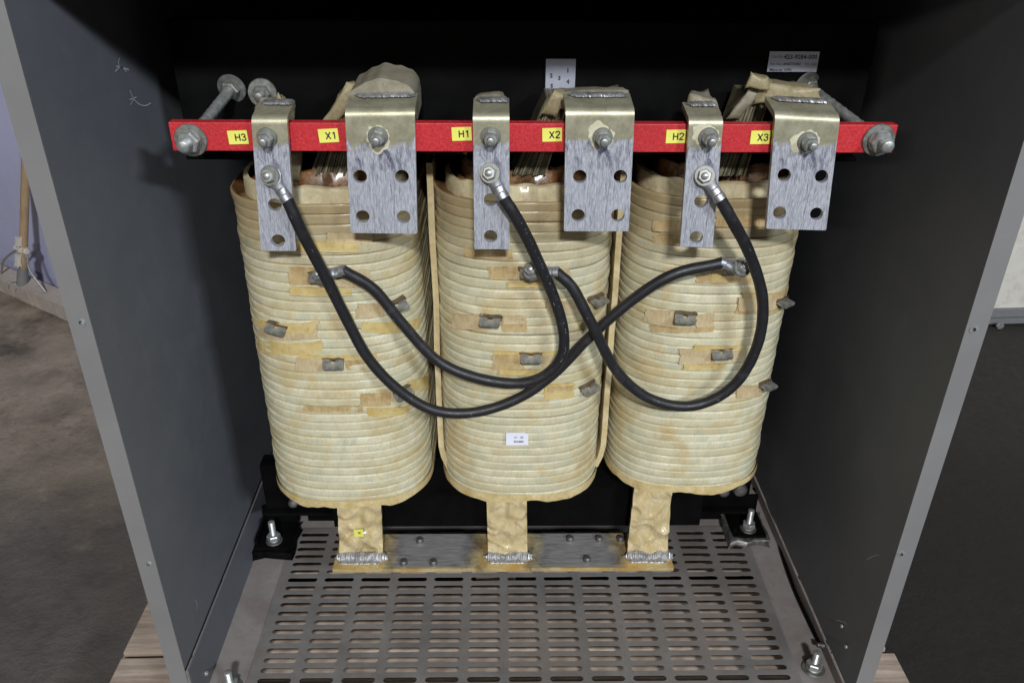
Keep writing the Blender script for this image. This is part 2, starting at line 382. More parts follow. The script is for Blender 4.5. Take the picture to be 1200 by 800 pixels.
def spline(pts, n=14):
    pts = [V(p) for p in pts]; P = [2*pts[0]-pts[1]] + pts + [2*pts[-1]-pts[-2]]; out = []
    for i in range(1, len(P)-2):
        for k in range(n):
            t = k/n; a, b, c, d = P[i-1], P[i], P[i+1], P[i+2]
            out.append(.5*((2*b) + (c-a)*t + (2*a-5*b+4*c-d)*t*t + (3*b-a-3*c+d)*t**3))
    out.append(pts[-1]); return out
def holed(bm, outline, holes, T, thick, mi=0, uvf=None, back=True):
    """flat plate in (u,v) with round holes, T(u,v,w) -> point; w = 0 front, thick back"""
    b2 = B(); es = []
    for loop in [outline] + holes:
        vs = [b2.verts.new((u, v, 0)) for u, v in loop]
        es += [b2.edges.new((vs[k], vs[(k+1) % len(vs)])) for k in range(len(vs))]
    bmesh.ops.triangle_fill(b2, edges=es, use_beauty=True, use_dissolve=False)
    b2.verts.index_update()
    uvl = bm.loops.layers.uv.verify()
    fr = [bm.verts.new(T(v.co.x, v.co.y, 0)) for v in b2.verts]; bk = [bm.verts.new(T(v.co.x, v.co.y, thick)) for v in b2.verts]
    co = {}
    for v, a, b in zip(b2.verts, fr, bk): co[a] = co[b] = (v.co.x, v.co.y)
    new = []
    for f in b2.faces:
        ix = [v.index for v in f.verts]
        new.append(bm.faces.new([fr[i] for i in ix])); new.append(bm.faces.new([bk[i] for i in reversed(ix)]))
    for e in b2.edges:
        if len(e.link_faces) == 1:
            i, j = e.verts[0].index, e.verts[1].index
            new.append(bm.faces.new((fr[i], fr[j], bk[j], bk[i])))
    for f in new:
        f.material_index = mi
        for l in f.loops: l[uvl].uv = uvf(*co[l.vert]) if uvf else co[l.vert]
    b2.free(); return new
def circ(u, v, r, n=20): return [(u+r*math.cos(2*PI*k/n), v+r*math.sin(2*PI*k/n)) for k in range(n)]
def weld(bm, e0, e1, w, h, side, up, seed, nr=34, n=150):
    """one run of weld: a flattened ridge with crescent ripples and ragged edges"""
    e0, e1 = V(e0), V(e1); d = (e1-e0); rows = []; m = 11
    for i in range(n+1):
        t = i/n; c = e0 + d*t; end = min(1, (.25+9*min(t, 1-t)))
        ws = w*end*(1 + .22*noise.noise(V((t*14, seed, 1)))); row = []
        for k in range(m):
            q = -1 + 2*k/(m-1)
            ph = (t*nr + .35*q*q + .2*noise.noise(V((t*9, q, seed))))
            rip = abs((ph % 1)-.5)*2
            hh = h*end*math.sqrt(max(0, 1-q*q))*(.72+.28*rip) + h*.10*noise.noise(V((t*40, q*2.5, seed)))*(1-q*q)
            row.append(bm.verts.new(c + side*(q*ws + w*.2*noise.noise(V((t*22, seed+3, q)))) + up*(hh - .0006) + d*(.003/d.length*q*q)))
        rows.append(row)
    for a, b in zip(rows, rows[1:]):
        for k in range(m-1): bm.faces.new((a[k], b[k], b[k+1], a[k+1]))
    bmesh.ops.recalc_face_normals(bm, faces=bm.faces)
def text_into(bm, txt, size, T, mi=0, bold=0., align='CENTER'):
    cu = bpy.data.curves.new('t', 'FONT'); cu.body = txt; cu.size = size; cu.align_x = align; cu.align_y = 'CENTER'
    cu.fill_mode = 'FRONT'; cu.offset = bold; cu.resolution_u = 3
    o = bpy.data.objects.new('t', cu); C.objects.link(o)
    dg = bpy.context.evaluated_depsgraph_get(); me = o.evaluated_get(dg).to_mesh()
    vs = [bm.verts.new(T(v.co.x, v.co.y)) for v in me.vertices]
    for p in me.polygons:
        try: bm.faces.new([vs[i] for i in p.vertices]).material_index = mi
        except ValueError: pass
    o.evaluated_get(dg).to_mesh_clear(); bpy.data.objects.remove(o); bpy.data.curves.remove(cu)
STROKES = {'H': [[(-.3, -.5), (-.3, .5)], [(.3, -.5), (.3, .5)], [(-.3, .02), (.3, .02)]], 'X': [[(-.33, -.5), (.33, .5)], [(-.33, .5), (.33, -.5)]],
 '1': [[(.06, -.5), (.06, .5)], [(.06, .46), (-.18, .27)]],
 '2': [[(-.28, .22), (-.26, .36), (-.14, .46), (.04, .47), (.2, .42), (.28, .28), (.25, .12), (.08, -.08), (-.12, -.24), (-.28, -.44)], [(-.31, -.455), (.31, -.455)]],
 '3': [[(-.27, .27), (-.2, .41), (-.02, .47), (.17, .42), (.25, .26), (.19, .1), (-.06, .03)], [(-.06, .03), (.2, -.03), (.29, -.2), (.22, -.39), (.0, -.47), (-.2, -.41), (-.29, -.25)]]}
def stroke_text(bm, txt, size, T, mi=0, th=.092, adv=.86):
    x0 = -adv*(len(txt)-1)/2
    for i, ch in enumerate(txt):
        for st in STROKES[ch]:
            pts = [V((p[0], p[1])) for p in st]; L = []
            for k, p in enumerate(pts):
                t = (pts[min(k+1, len(pts)-1)] - pts[max(k-1, 0)]).normalized(); n = V((-t.y, t.x))*th
                L.append([bm.verts.new(T((x0+adv*i+q.x)*size, q.y*size)) for q in (p+n, p-n)])
            for a, c in zip(L, L[1:]): bm.faces.new((a[0], a[1], c[1], c[0])).material_index = mi
def lump(bm, pts8, mi=0, amp=.004, sc=40, cuts=3, seed=0, subd=True):
    """crumpled wrapped stub: a hexahedron (8 corners: bottom 4, top 4), subdivided, rounded and crushed"""
    vs = [bm.verts.new(V(p)) for p in pts8]
    fs = [bm.faces.new([vs[i] for i in q]) for q in ((3, 2, 1, 0), (4, 5, 6, 7), (0, 1, 5, 4), (1, 2, 6, 5), (2, 3, 7, 6), (3, 0, 4, 7))]
    es = list(set(e for f in fs for e in f.edges))
    r = bmesh.ops.subdivide_edges(bm, edges=es, cuts=cuts, use_grid_fill=True)
    allv = set(vs) | set(e for e in r['geom_inner'] if isinstance(e, bmesh.types.BMVert)) | set(e for e in r['geom_split'] if isinstance(e, bmesh.types.BMVert))
    allv = [v for v in allv if v.is_valid]
    for it in range(3): bmesh.ops.smooth_vert(bm, verts=list(allv), factor=.35, use_axis_x=True, use_axis_y=True, use_axis_z=True)
    for v in allv:
        v.co += V([noise.noise((v.co + V((seed, k*7.1, 0)))*sc) for k in range(3)])*amp
        for f in v.link_faces: f.material_index = mi
def dup(o, parent, loc):
    c = o.copy(); C.objects.link(c); c.parent = parent; c.location = V(loc) - WL[parent]; WL[c] = V(loc)
    for ch in list(o.children):
        k = ch.copy(); C.objects.link(k); k.parent = c; WL[k] = WL[c] + ch.location
    return c

# ================================================================== the cabinet
XL, XR, YF, YB, ZT = -.4155, .4865, .752, 1.42, .95
FL = .0225
cab = thing('equipment_cabinet', 'open grey steel cabinet on a wooden pallet, surrounding the transformer', 'cabinet', ((XL+XR)/2, 1.08, 0))
LIP = .085                                        # height of the upturned edge of the base pan
for side, x, sg in (('l', XL, -1), ('r', XR, 1)):
    b = B()
    z0 = LIP+.003 if sg < 0 else .022
    box(b, (min(x, x+sg*.002), YF+.002, z0), (max(x, x+sg*.002), YB, ZT+.02))
    if sg < 0:                                    # scratches rubbed through the paint
        for pts in ([(140, 68), (139, 76), (143, 79), (151, 82)], [(136, 78), (143, 79), (148, 84)], [(135, 84), (141, 78)],
                    [(152, 106), (157, 116), (163, 122), (170, 124), (177, 121)], [(152, 117), (160, 114)], [(153, 123), (157, 116)],
                    [(229, 702), (231, 708), (230, 714)]):
            q = spline([at(px, py, x=XL+.0004) for px, py in pts], 5)
            for a, c in zip(q, q[1:]):
                n = (c-a).cross(V((1, 0, 0))).normalized()*.0006
                f = b.faces.new([b.verts.new(a-n), b.verts.new(c-n), b.verts.new(c+n), b.verts.new(a+n)]); f.material_index = 1
    else:
        for pts in ([(1016, 655), (1024, 651), (1030, 650)], [(980, 726), (988, 728), (993, 731)]):
            q = spline([at(px, py, x=XR-.0004) for px, py in pts], 5)
            for a, c in zip(q, q[1:]):
                n = (c-a).cross(V((1, 0, 0))).normalized()*.0005
                f = b.faces.new([b.verts.new(a-n), b.verts.new(c-n), b.verts.new(c+n), b.verts.new(a+n)]); f.material_index = 1
    sp = link('side_panel', b, ['enamel', 'scratch'], cab, smooth=False)
    # front flange with its screw holes
    xo = x + sg*FL
    if sg < 0: hp = [(95, 378), (174, 661)]
    else: hp = [(1141, 386), (1056, 649)]
    cen = [at(px, py, y=YF) for px, py in hp]
    b = B()
    xa, xb = min(x, xo), max(x, xo)
    zb = -.032
    holed(b, [(xa, zb), (xb, zb), (xb, ZT+.04), (xa, ZT+.04)], [circ(c.x, c.z, .0036, 12) for c in cen], lambda u, v, w: V((u, YF+w, v)), .0018)
    box(b, (min(xo-sg*.0018, xo), YF+.0022, zb), (max(xo-sg*.0018, xo), YF+.03, ZT+.04))
    link('front_flange', b, 'flange', sp, smooth=False)
    for c in cen:
        b = B()
        lathe(b, c + V((0, -.0008, 0)), (0, 1, 0), [(.0024, .0), (.0046, 0), (.005, .0006), (.0035, .001), (.0035, .006), (.0024, .006)], 16, cap=False)
        lathe(b, c + V((0, .007, 0)), (0, 1, 0), [(.0036, 0), (.0036, .001)], 12, 1)
        link('rivet_nut', b, ['steel', 'hole'], sp)
b = B(); box(b, (XL-FL, YF, ZT), (XR+FL, YB, ZT+.0025)); box(b, (XL-FL, YF-.0022, ZT), (XR+FL, YF-.0002, ZT+.05))
link('roof_panel', b, 'enamel', cab, smooth=False)
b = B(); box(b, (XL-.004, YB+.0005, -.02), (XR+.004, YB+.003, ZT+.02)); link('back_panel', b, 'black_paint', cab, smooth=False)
# grille cells and the pan strips round them
CX, CY = .0598, .0178
ncol, nrow = 13, 18
gx0 = at(309, 772, z=.003).x - .0058; gx1 = gx0 + ncol*CX
gy1 = 1.1145; gy0 = gy1 - nrow*CY
b = B()
SL, SR = .0241, .0049                             # slot half length, radius
def cell(bm, cx, cy):
    out = [(cx-CX/2, cy-CY/2), (cx+CX/2, cy-CY/2), (cx+CX/2, cy+CY/2), (cx-CX/2, cy+CY/2)]
    sl = []
    for k in range(8): a = -PI/2 + PI*k/7; sl.append((cx+SL-SR+SR*math.cos(a), cy+SR*math.sin(a)))
    for k in range(8): a = PI/2 + PI*k/7; sl.append((cx-SL+SR+SR*math.cos(a), cy+SR*math.sin(a)))
    o = [bm.verts.new((x, y, .003)) for x, y in out]; i = [bm.verts.new((x, y, .003)) for x, y in sl]; d = [bm.verts.new((x, y, .0018)) for x, y in sl]
    bm.faces.new((o[1], o[2], i[7], i[6], i[5], i[4], i[3], i[2], i[1], i[0]))
    bm.faces.new((o[2], o[3], i[8], i[7]))
    bm.faces.new((o[3], o[0], i[15], i[14], i[13], i[12], i[11], i[10], i[9], i[8]))
    bm.faces.new((o[0], o[1], i[0], i[15]))
    for k in range(16): bm.faces.new((i[k], i[(k+1) % 16], d[(k+1) % 16], d[k]))
for r in range(nrow):
    for c in range(ncol): cell(b, gx0+CX*(c+.5), gy0+CY*(r+.5))
bmesh.ops.remove_doubles(b, verts=b.verts, dist=1e-5)
mg = .008
def quad(bm, x0, y0, x1, y1, z, mi=0): 
    f = bm.faces.new([bm.verts.new(p) for p in ((x0, y0, z), (x1, y0, z), (x1, y1, z), (x0, y1, z))]); f.material_index = mi
quad(b, gx0-mg, gy0-mg, gx0, gy1+mg, .003); quad(b, gx1, gy0-mg, gx1+mg, gy1+mg, .003)
quad(b, gx0, gy1, gx1, gy1+mg, .003); quad(b, gx0, gy0-mg, gx1, gy0, .003)
link('floor_grille', b, 'grille', cab, smooth=False)
b = B()
box(b, (XL+.002, YF+.002, -.0035), (gx0-.004, YB, -.0005)); box(b, (gx1+.004, YF+.002, -.0035), (XR-.002, YB, -.0005))
box(b, (gx0-.004, gy1+.006, -.0035), (gx1+.004, YB, -.0005)); box(b, (gx0-.004, YF+.0055, -.0035), (gx1+.004, gy0-.004, -.0005))
box(b, (XL-FL+.002, YF+.003, -.033), (XR+FL-.002, YF+.005, -.0005))
base = link('base_pan', b, 'pan', cab, smooth=False)
b = B(); box(b, (XL+.0005, YF+.004, -.002), (XL+.0025, YB, LIP-.003)); link('base_lip', b, 'enamel', base, smooth=False)
b = B(); box(b, (XR-.0025, YF+.004, -.002), (XR-.0005, YB, .02)); link('base_lip', b, 'pan', base, smooth=False)
b = B(); box(b, (XL-.0022, YF+.004, LIP-.004), (XL-.0008, YB, LIP+.004)); link('panel_seam', b, 'seam', cab, smooth=False)
b = B()
pts = [(893, 572), (907, 592), (918, 620), (926, 650), (940, 690), (958, 730), (972, 758)]
tube(b, spline([at(px-9, py, z=.004) for px, py in pts], 8), .0026, 8)
link('ground_wire', b, 'black_paint', cab)
def studbolt(name, p, parent, axis=(0, 0, 1), w=.0165, hx=.0115, r=.0055, h=.03, ms=('steel', 'washer')):
    b = B()
    lathe(b, p, axis, [(r, 0), (w*.98, 0), (w, .0012), (w*.96, .0024), (r, .0026)], 28, 1, False)
    z = frame(axis)[2]; p = V(p)
    lathe(b, p + z*.0027, axis, [(r, 0), (w*.66, 0), (w*.7, .0015), (w*.64, .003), (r, .003)], 20, 0, False)
    hexa(b, p + z*.0058, axis, hx, .0085, 0, random.random()*2)
    thread(b, p + z*.013, axis, r, h-.013, 0)
    return link(name, b, list(ms), parent)
ab = studbolt('anchor_bolt', at(953, 783, z=0), cab, h=.034)
dup(ab, cab, at(271, 806, z=.0) + V((0, 0, WL[ab].z)))
b = B(); c = at(972, 756, z=.012); hexa(b, c, (-1, 0, .2), .008, .007); thread(b, c + V((-.007, 0, 0)), (-1, 0, .2), .004, .012); link('side_bolt', b, 'dark_steel', cab)
b = B(); c = at(241, 788, x=XL+.003); lathe(b, c, (1, 0, 0), [(.004, 0), (.004, .002), (.002, .004)], 12); link('side_screw', b, 'steel', cab)
for px, py in ((992, 757), (987, 733)):
    b = B(); lathe(b, at(px, py, x=XR-.001), (-1, 0, 0), [(.003, 0), (.003, .002), (.0015, .003)], 12); link('side_screw', b, 'steel', cab)

# ================================================================== the transformer
tr = thing('transformer', 'three phase dry transformer with cream taped coils and red terminal bar, inside the cabinet', 'transformer', (.031, 1.1, 0))
YC = .985                                          # front face of the core clamps
XC = .031
b = B()
for sgn in (0, 1, 2):
    cx = (-.209, .032, .270)[sgn]
    box(b, (cx-.052, YC+.03, .17), (cx+.052, YC+.20, .80))
box(b, (-.262, YC+.031, .70), (.323, YC+.199, .84)); box(b, (-.262, YC+.031, .10), (.323, YC+.199, .235))
core = link('core', b, 'black_paint', tr, smooth=False)
def clamp(z0, z1, y, parent=tr, xa=-.372, xb=.432):
    b = B()
    box(b, (xa, y, z0), (xb, y+.005, z1), bev=.0015)
    box(b, (xa, y+.0052, z1-.006), (xb, y+.03, z1), bev=.001); box(b, (xa, y-.012, z0-.0053), (xb, y+.03, z0-.0003), bev=.001)
    return link('clamp_channel', b, 'black_paint', parent, smooth=False)
ct = clamp(.715, .865, YC); cb = clamp(.122, .207, 1.035, xb=.402)
b = B(); box(b, (-.34, 1.14, .0035), (.40, 1.20, .085), bev=.002); link('core_rail', b, 'black_paint', tr, smooth=False)
# mounting feet with their hold-down bolts
for px, py, lab in ((322, 636, 0), (876, 622, 1)):
    p = at(px, py, z=.018); s = -1 if lab == 0 else 1
    b = B()
    lump(b, [(p.x-.040, p.y-.030, .0042), (p.x+.034, p.y-.027, .0042), (p.x+.037, p.y+.05, .0042), (p.x-.037, p.y+.05, .0042), (p.x-.037, p.y-.026, .019), (p.x+.033, p.y-.025, .019), (p.x+.035, p.y+.05, .019), (p.x-.037, p.y+.05, .019)], lab, .005, 55, 4, lab*9+2)
    for v in b.verts: v.co.z = max(v.co.z, .0036)
    box(b, (p.x-.030, p.y-.018, .0172), (p.x+.028, p.y+.05, .023), bev=.002)
    box(b, (p.x-.030, p.y+.0502, .0172), (p.x+.028, p.y+.056, .055), bev=.001)
    box(b, (p.x-.029, p.y-.012, .0235), (p.x-.024, p.y+.049, .036), bev=.001)
    ft = link('mounting_foot', b, ['black_paint', 'dark_steel'], tr, smooth=False)
    studbolt('hold_down_bolt', (p.x, p.y, .0232), ft, w=.014, h=.042, ms=('steel', 'dark_steel'))

# ---------------------------------------------------------------- coils
CYF = {-.2065: .879, .0315: .888, .2665: .901}
CA, CN, CBF, CY0, CYB = .1098, 2.6, .10, .888, 1.24
def section(cx, inset=0., n=150, y0=None, yb=CYB, a=CA, bf=CBF, ex=CN):
    raw = []
    if y0 is None: y0 = CYF[cx]
    y0 += inset; a -= inset; bf -= inset; yb -= inset
    for k in range(200):
        t = PI*k/199; c, s = math.cos(t), math.sin(t)
        raw.append((cx - a*math.copysign(abs(c)**(2/ex), c), y0+bf - bf*abs(s)**(2/ex)))
    yc = yb - bf
    for k in range(200):
        t = PI*k/199; c, s = math.cos(t), math.sin(t)
        raw.append((cx + a*math.copysign(abs(c)**(2/ex), c), yc + bf*abs(s)**(2/ex)))
    raw.append(raw[0]); L = [0]
    for p, q in zip(raw, raw[1:]): L.append(L[-1] + math.hypot(q[0]-p[0], q[1]-p[1]))
    out = []; j = 0
    for k in range(n):
        s = L[-1]*k/n
        while L[j+1] < s: j += 1
        f = (s-L[j])/max(1e-9, L[j+1]-L[j])
        out.append((raw[j][0]+f*(raw[j+1][0]-raw[j][0]), raw[j][1]+f*(raw[j+1][1]-raw[j][1]), s))
    res = []
    for k in range(n):
        p, q = out[k-1], out[(k+1) % n]
        tx, ty = q[0]-p[0], q[1]-p[1]; l = math.hypot(tx, ty)
        res.append((out[k][0], out[k][1], ty/l, -tx/l, out[k][2]))
    return res, L[-1]
ZB, ZTOP, NT_ = .262, .688, 35
TH = (ZTOP-ZB)/NT_
def make_winding(cx, seed):
    ZB = globals()['ZB'] + (-.002 if cx < -.1 else .003 if cx > .1 else 0)
    sec, L = section(cx, 0, 150)
    n = len(sec); b = B(); uv = b.loops.layers.uv.verify()
    rnd = random.Random(seed)
    rows = []                                      # (z offset fn, out offset fn, v)
    prof = [(0., -.0016), (.025, -.0002), (.10, .0006), (.3, .0007), (.7, .0004), (.955, -.0001), (.988, -.0012)]
    tj = [rnd.uniform(-.0007, .0007) for _ in range(NT_+1)]; rj = [rnd.uniform(-.0007, .0010) for _ in range(NT_)]
    def ring(z, off, t):
        vs = []
        for (x, y, nx, ny, s) in sec:
            ph = s/L*2*PI
            w = noise.noise(V((math.cos(ph)*2.2+seed, math.sin(ph)*2.2, t*.9)))
            w2 = noise.noise(V((math.cos(ph)*7+seed, math.sin(ph)*7, t*3.1)))
            o = off + .0009*w + .0006*w2
            vs.append(b.verts.new((x+nx*o, y+ny*o, z + .0011*w + .0006*w2)))
        return vs
    for k in range(NT_):
        z1 = ZTOP - k*TH + tj[k]; z0 = ZTOP - (k+1)*TH + tj[k+1]
        for f, o in prof: rows.append((ring(z1+(z0-z1)*f, o+rj[k], k+.5), k+f))
    rows.append((ring(ZB, -.003, NT_), NT_-.001))
    for (ra, va), (rb, vb) in zip(rows, rows[1:]):
        for k in range(n):
            f = b.faces.new((ra[k], rb[k], rb[(k+1) % n], ra[(k+1) % n]))
            sa = sec[k][4]; sb = sec[k+1][4] if k+1 < n else L
            va_, vb_ = va, vb
            if math.floor(vb) > math.floor(va): vb_ = math.floor(va)+.999
            for l, q in zip(f.loops, ((sa, va_), (sa, vb_), (sb, vb_), (sb, va_))): l[uv].uv = (q[0]+seed*.7, q[1])
    # top: a resin step, a cream barrier band, more resin, the dark inner winding
    def loop(inset, z, amp=.0, sd=0):
        s2, _ = section(cx, inset, n)
        return [b.verts.new((x, y, z + amp*noise.noise(V((x*60, y*60, sd))))) for (x, y, *_r) in s2]
    steps = [(.0045, ZTOP-.002, .002, 1), (.010, ZTOP-.006, .004, 1), (.0135, ZTOP-.007, .003, 1), (.014, ZTOP+.013, .003, 2), (.0195, ZTOP+.0135, .003, 2),
             (.020, ZTOP+.003, .003, 1), (.027, ZTOP+.008, .008, 1), (.032, ZTOP+.004, .008, 1), (.034, ZTOP+.024, .004, 1), (.040, ZTOP+.026, .006, 1), (.042, ZTOP-.01, .002, 3), (.060, ZTOP-.012, .002, 3)]
    prev = rows[0][0]
    for ins, z, am, mi in steps:
        cur = loop(ins, z, am, ins*900)
        for k in range(n): 
            f = b.faces.new((prev[(k+1) % n], cur[(k+1) % n], cur[k], prev[k])); f.material_index = mi
        prev = cur
    # bottom cap
    prev = rows[-1][0]
    for ins, z in ((.006, ZB-.001), (.055, ZB+.002)):
        cur = loop(ins, z)
        for k in range(n):
            f = b.faces.new((prev[k], cur[k], cur[(k+1) % n], prev[(k+1) % n])); f.material_index = 4
        prev = cur
    w = link('winding', b, ['tape', 'varnish', 'cream_band', 'foil', 'rim'], tr, ang=60)
    # ochre tape folded round the bottom end, with its ragged lower hem
    b = B(); s2, _ = section(cx, -.0016, 220); prev = None; first = None
    for j, (zz, oo) in enumerate(((ZB+.0085, .0012), (ZB+.004, .0016), (ZB-.004, .0010), (ZB-.008, -.004))):
        cur = []
        for (x, y, nx, ny, s) in s2:
            w1 = noise.noise(V((x*22+seed*3, y*22, 3))); w2 = noise.noise(V((x*85+seed, y*85, 9)))
            zo = (w1*.006 + w2*.0035)*(.12, .3, 1, 1)[j]; ro = oo + (w2*.0014 + w1*.001)*(.2, .6, 1, 1)[j]
            cur.append(b.verts.new((x+nx*ro, y+ny*ro, zz+zo)))
        if prev:
            for k in range(220): b.faces.new((prev[k], cur[k], cur[(k+1) % 220], prev[(k+1) % 220]))
        prev = cur
    link('end_tape', b, 'rim', w)
    return w, sec, L
def coil_hit(cx, px, py):
    """where a photo pixel lands on the front of a coil: point, outward normal, tangent"""
    sec, L = section(cx, -.001, 400)
    d = ray(px, py); best = None
    for k in range(len(sec)):
        p, q = sec[k], sec[(k+1) % len(sec)]
        ex, ey = q[0]-p[0], q[1]-p[1]
        den = d.x*ey - d.y*ex
        if abs(den) < 1e-9: continue
        t = (p[0]*ey - p[1]*ex)/den; u = (p[0]*d.y - p[1]*d.x)/den
        if t > 0 and 0 <= u <= 1 and (best is None or t < best[0]): best = (t, p, q, u)
    if best is None: return None
    t, p, q, u = best
    nrm = V((p[2], p[3], 0)).normalized()
    return CAM + d*t, nrm, p[4]
def coil_at(cx, s, z, off):
    sec, L = section(cx, 0, 400); k = (s/L*400) % 400; i = int(k); f = k-i
    p, q = sec[i], sec[(i+1) % 400]
    nx, ny = p[2]+(q[2]-p[2])*f, p[3]+(q[3]-p[3])*f
    return V((p[0]+(q[0]-p[0])*f + nx*off, p[1]+(q[1]-p[1])*f + ny*off, z))
SECC = {}
def patch(cx, wnd, poly, mat, off=.0018, seed=1, fray=.0012):
    """piece of tape laid on the turns; poly = four photo pixels tl, tr, br, bl"""
    hs = [coil_hit(cx, *p) for p in poly]
    if any(h is None for h in hs): return
    sz = [(h[2], h[0].z) for h in hs]
    if (cx, 0) not in SECC: SECC[(cx, 0)] = section(cx, 0, 400)
    sec, L = SECC[(cx, 0)]
    nu = max(8, int(abs(sz[1][0]-sz[0][0])/.003)); nv = 8; b = B(); g = []
    for j in range(nv+1):
        row = []
        for i in range(nu+1):
            u, v = i/nu, j/nv
            s = (sz[0][0]*(1-u)+sz[1][0]*u)*(1-v) + (sz[3][0]*(1-u)+sz[2][0]*u)*v
            z = (sz[0][1]*(1-u)+sz[1][1]*u)*(1-v) + (sz[3][1]*(1-u)+sz[2][1]*u)*v
            e1 = noise.noise(V((s*160, v*3+seed*5, seed))); e2 = noise.noise(V((z*300, u*3+seed*5, seed+4)))
            z += e1*fray*(1 if j in (0, nv) else .2); s += e2*fray*2.2*(1 if i in (0, nu) else .1)
            wr = noise.noise(V((s*70, z*70, seed)))
            o = off + .0009*wr + (.0012*max(0, e1) if j in (0, nv) else 0)
            k = (s/L*400) % 400; ii = int(k); f = k-ii; p, q = sec[ii], sec[(ii+1) % 400]
            nx, ny = p[2]+(q[2]-p[2])*f, p[3]+(q[3]-p[3])*f
            row.append(b.verts.new((p[0]+(q[0]-p[0])*f + nx*o, p[1]+(q[1]-p[1])*f + ny*o, z)))
        g.append(row)
    for j in range(nv):
        for i in range(nu): b.faces.new((g[j][i], g[j+1][i], g[j+1][i+1], g[j][i+1]))
    # turn the hem in to the coil so that the tape has a body
    bound = [e for e in b.edges if len(e.link_faces) == 1]
    r = bmesh.ops.extrude_edge_only(b, edges=bound)
    c0 = V((cx, 1.06, 0))
    for v in [q for q in r['geom'] if isinstance(q, bmesh.types.BMVert)]:
        d = V((v.co.x-c0.x, (v.co.y-c0.y)*.6, 0)).normalized(); v.co -= d*.0022
    bmesh.ops.recalc_face_normals(b, faces=b.faces)
    link('tape_patch', b, mat, wnd)
def rect(x0, y0, x1, y1, sl=0., sr=None):
    sr = sl if sr is None else sr
    return [(x0, y0), (x1, y0+sl), (x1, y1+sl), (x0, y1)]
def tab(cx, wnd, px, py, w=.0255, L=.015, droop=22, twist=0., hole=True, mat='tab'):
    h = coil_hit(cx, px, py)
    if h is None: h = coil_hit(cx, px-22, py)
    p, n, s = h
    tg = V((0, 0, 1)).cross(n).normalized()
    out = (n*math.cos(math.radians(droop)) + V((0, 0, -1))*math.sin(math.radians(droop)))
    if twist: q = Quaternion(out, math.radians(twist)); tg = q @ tg
    upn = tg.cross(out); upn = -upn if upn.z < 0 else upn
    p = p - out*.006 + V((0, 0, .009*math.sin(math.radians(droop))))
    b = B()
    holed(b, [(-w/2, 0), (w/2, 0), (w/2, L+.004), (w/2-.002, L+.006), (-w/2+.002, L+.006), (-w/2, L+.004)],
          [circ(0, L*.66, .0031, 12)] if hole else [], lambda u, v, q: p + tg*u + out*v - upn*q, .0026)
    # resin collar where the tab leaves the coil, coloured dark as a shaded cavity
    f = [p + tg*a + upn*c + out*d for d in (.0, .0085) for a, c in ((-w*.56, -.004), (w*.56, -.004), (w*.56, .0025), (-w*.56, .0025))]
    lump(b, f, 1, .0018, 120, 3, px)
    return link('tap_terminal', b, [mat, 'tab_cavity'], wnd, ang=30), p, out, tg, upn

CXS = (-.2065, .0315, .2665)
wind = [make_winding(cx, 3+5*k) for k, cx in enumerate(CXS)]
W1, W2, W3 = [w[0] for w in wind]
P1 = [  # tape patches (photo pixels) on the left coil
 ('tan_tape', rect(338, 312, 376, 333)), ('pink_tape', rect(378, 314, 432, 334, 2)), ('pale_tape', rect(341, 335, 411, 345, 1)),
 ('pink_tape', rect(417, 356, 449, 372, -1)), ('pale_tape', rect(424, 376, 491, 388, -4)), ('pale_tape', [(299, 372), (375, 376), (366, 390), (297, 374)]),
 ('pale_tape', rect(303, 396, 378, 409, 3)), ('pink_tape', rect(305, 377, 372, 392, 4)), ('pink_tape', rect(347, 418, 378, 433, 1)), ('tan_tape', rect(405, 421, 438, 433, -1)),
 ('pale_tape', rect(350, 414, 440, 419)), ('tan_tape', rect(422, 460, 456, 475, -1)), ('pink_tape', rect(440, 456, 485, 470, -3)), ('pale_tape', rect(430, 477, 478, 487, -3)), ('pale_tape', [(476, 446), (502, 436), (502, 455), (476, 458)]),
 ('tan_tape', rect(355, 474, 425, 481, 1)), ('pink_tape', rect(382, 272, 436, 286)), ('pale_tape', rect(345, 281, 420, 293, 2))]
P2 = [('tan_tape', rect(572, 312, 617, 327)), ('pink_tape', rect(640, 314, 668, 328)), ('pale_tape', rect(594, 330, 640, 336)),
 ('pink_tape', rect(640, 353, 690, 368, -1)), ('pale_tape', [(655, 352), (720, 336), (720, 350), (655, 360)]), ('pink_tape', rect(531, 367, 566, 384)), ('tan_tape', rect(588, 374, 616, 388)), ('pink_tape', rect(590, 369, 617, 379)),
 ('tan_tape', rect(578, 414, 613, 432)), ('pink_tape', rect(634, 415, 656, 431)), ('pale_tape', rect(578, 410, 655, 415)), ('pale_tape', rect(585, 432, 652, 438)),
 ('pale_tape', rect(637, 450, 672, 467, -2)), ('pale_tape', [(660, 446), (711, 430), (712, 448), (662, 456)]), ('tan_tape', rect(640, 452, 670, 458, -1)), ('tan_tape', rect(545, 290, 600, 300, 3))]
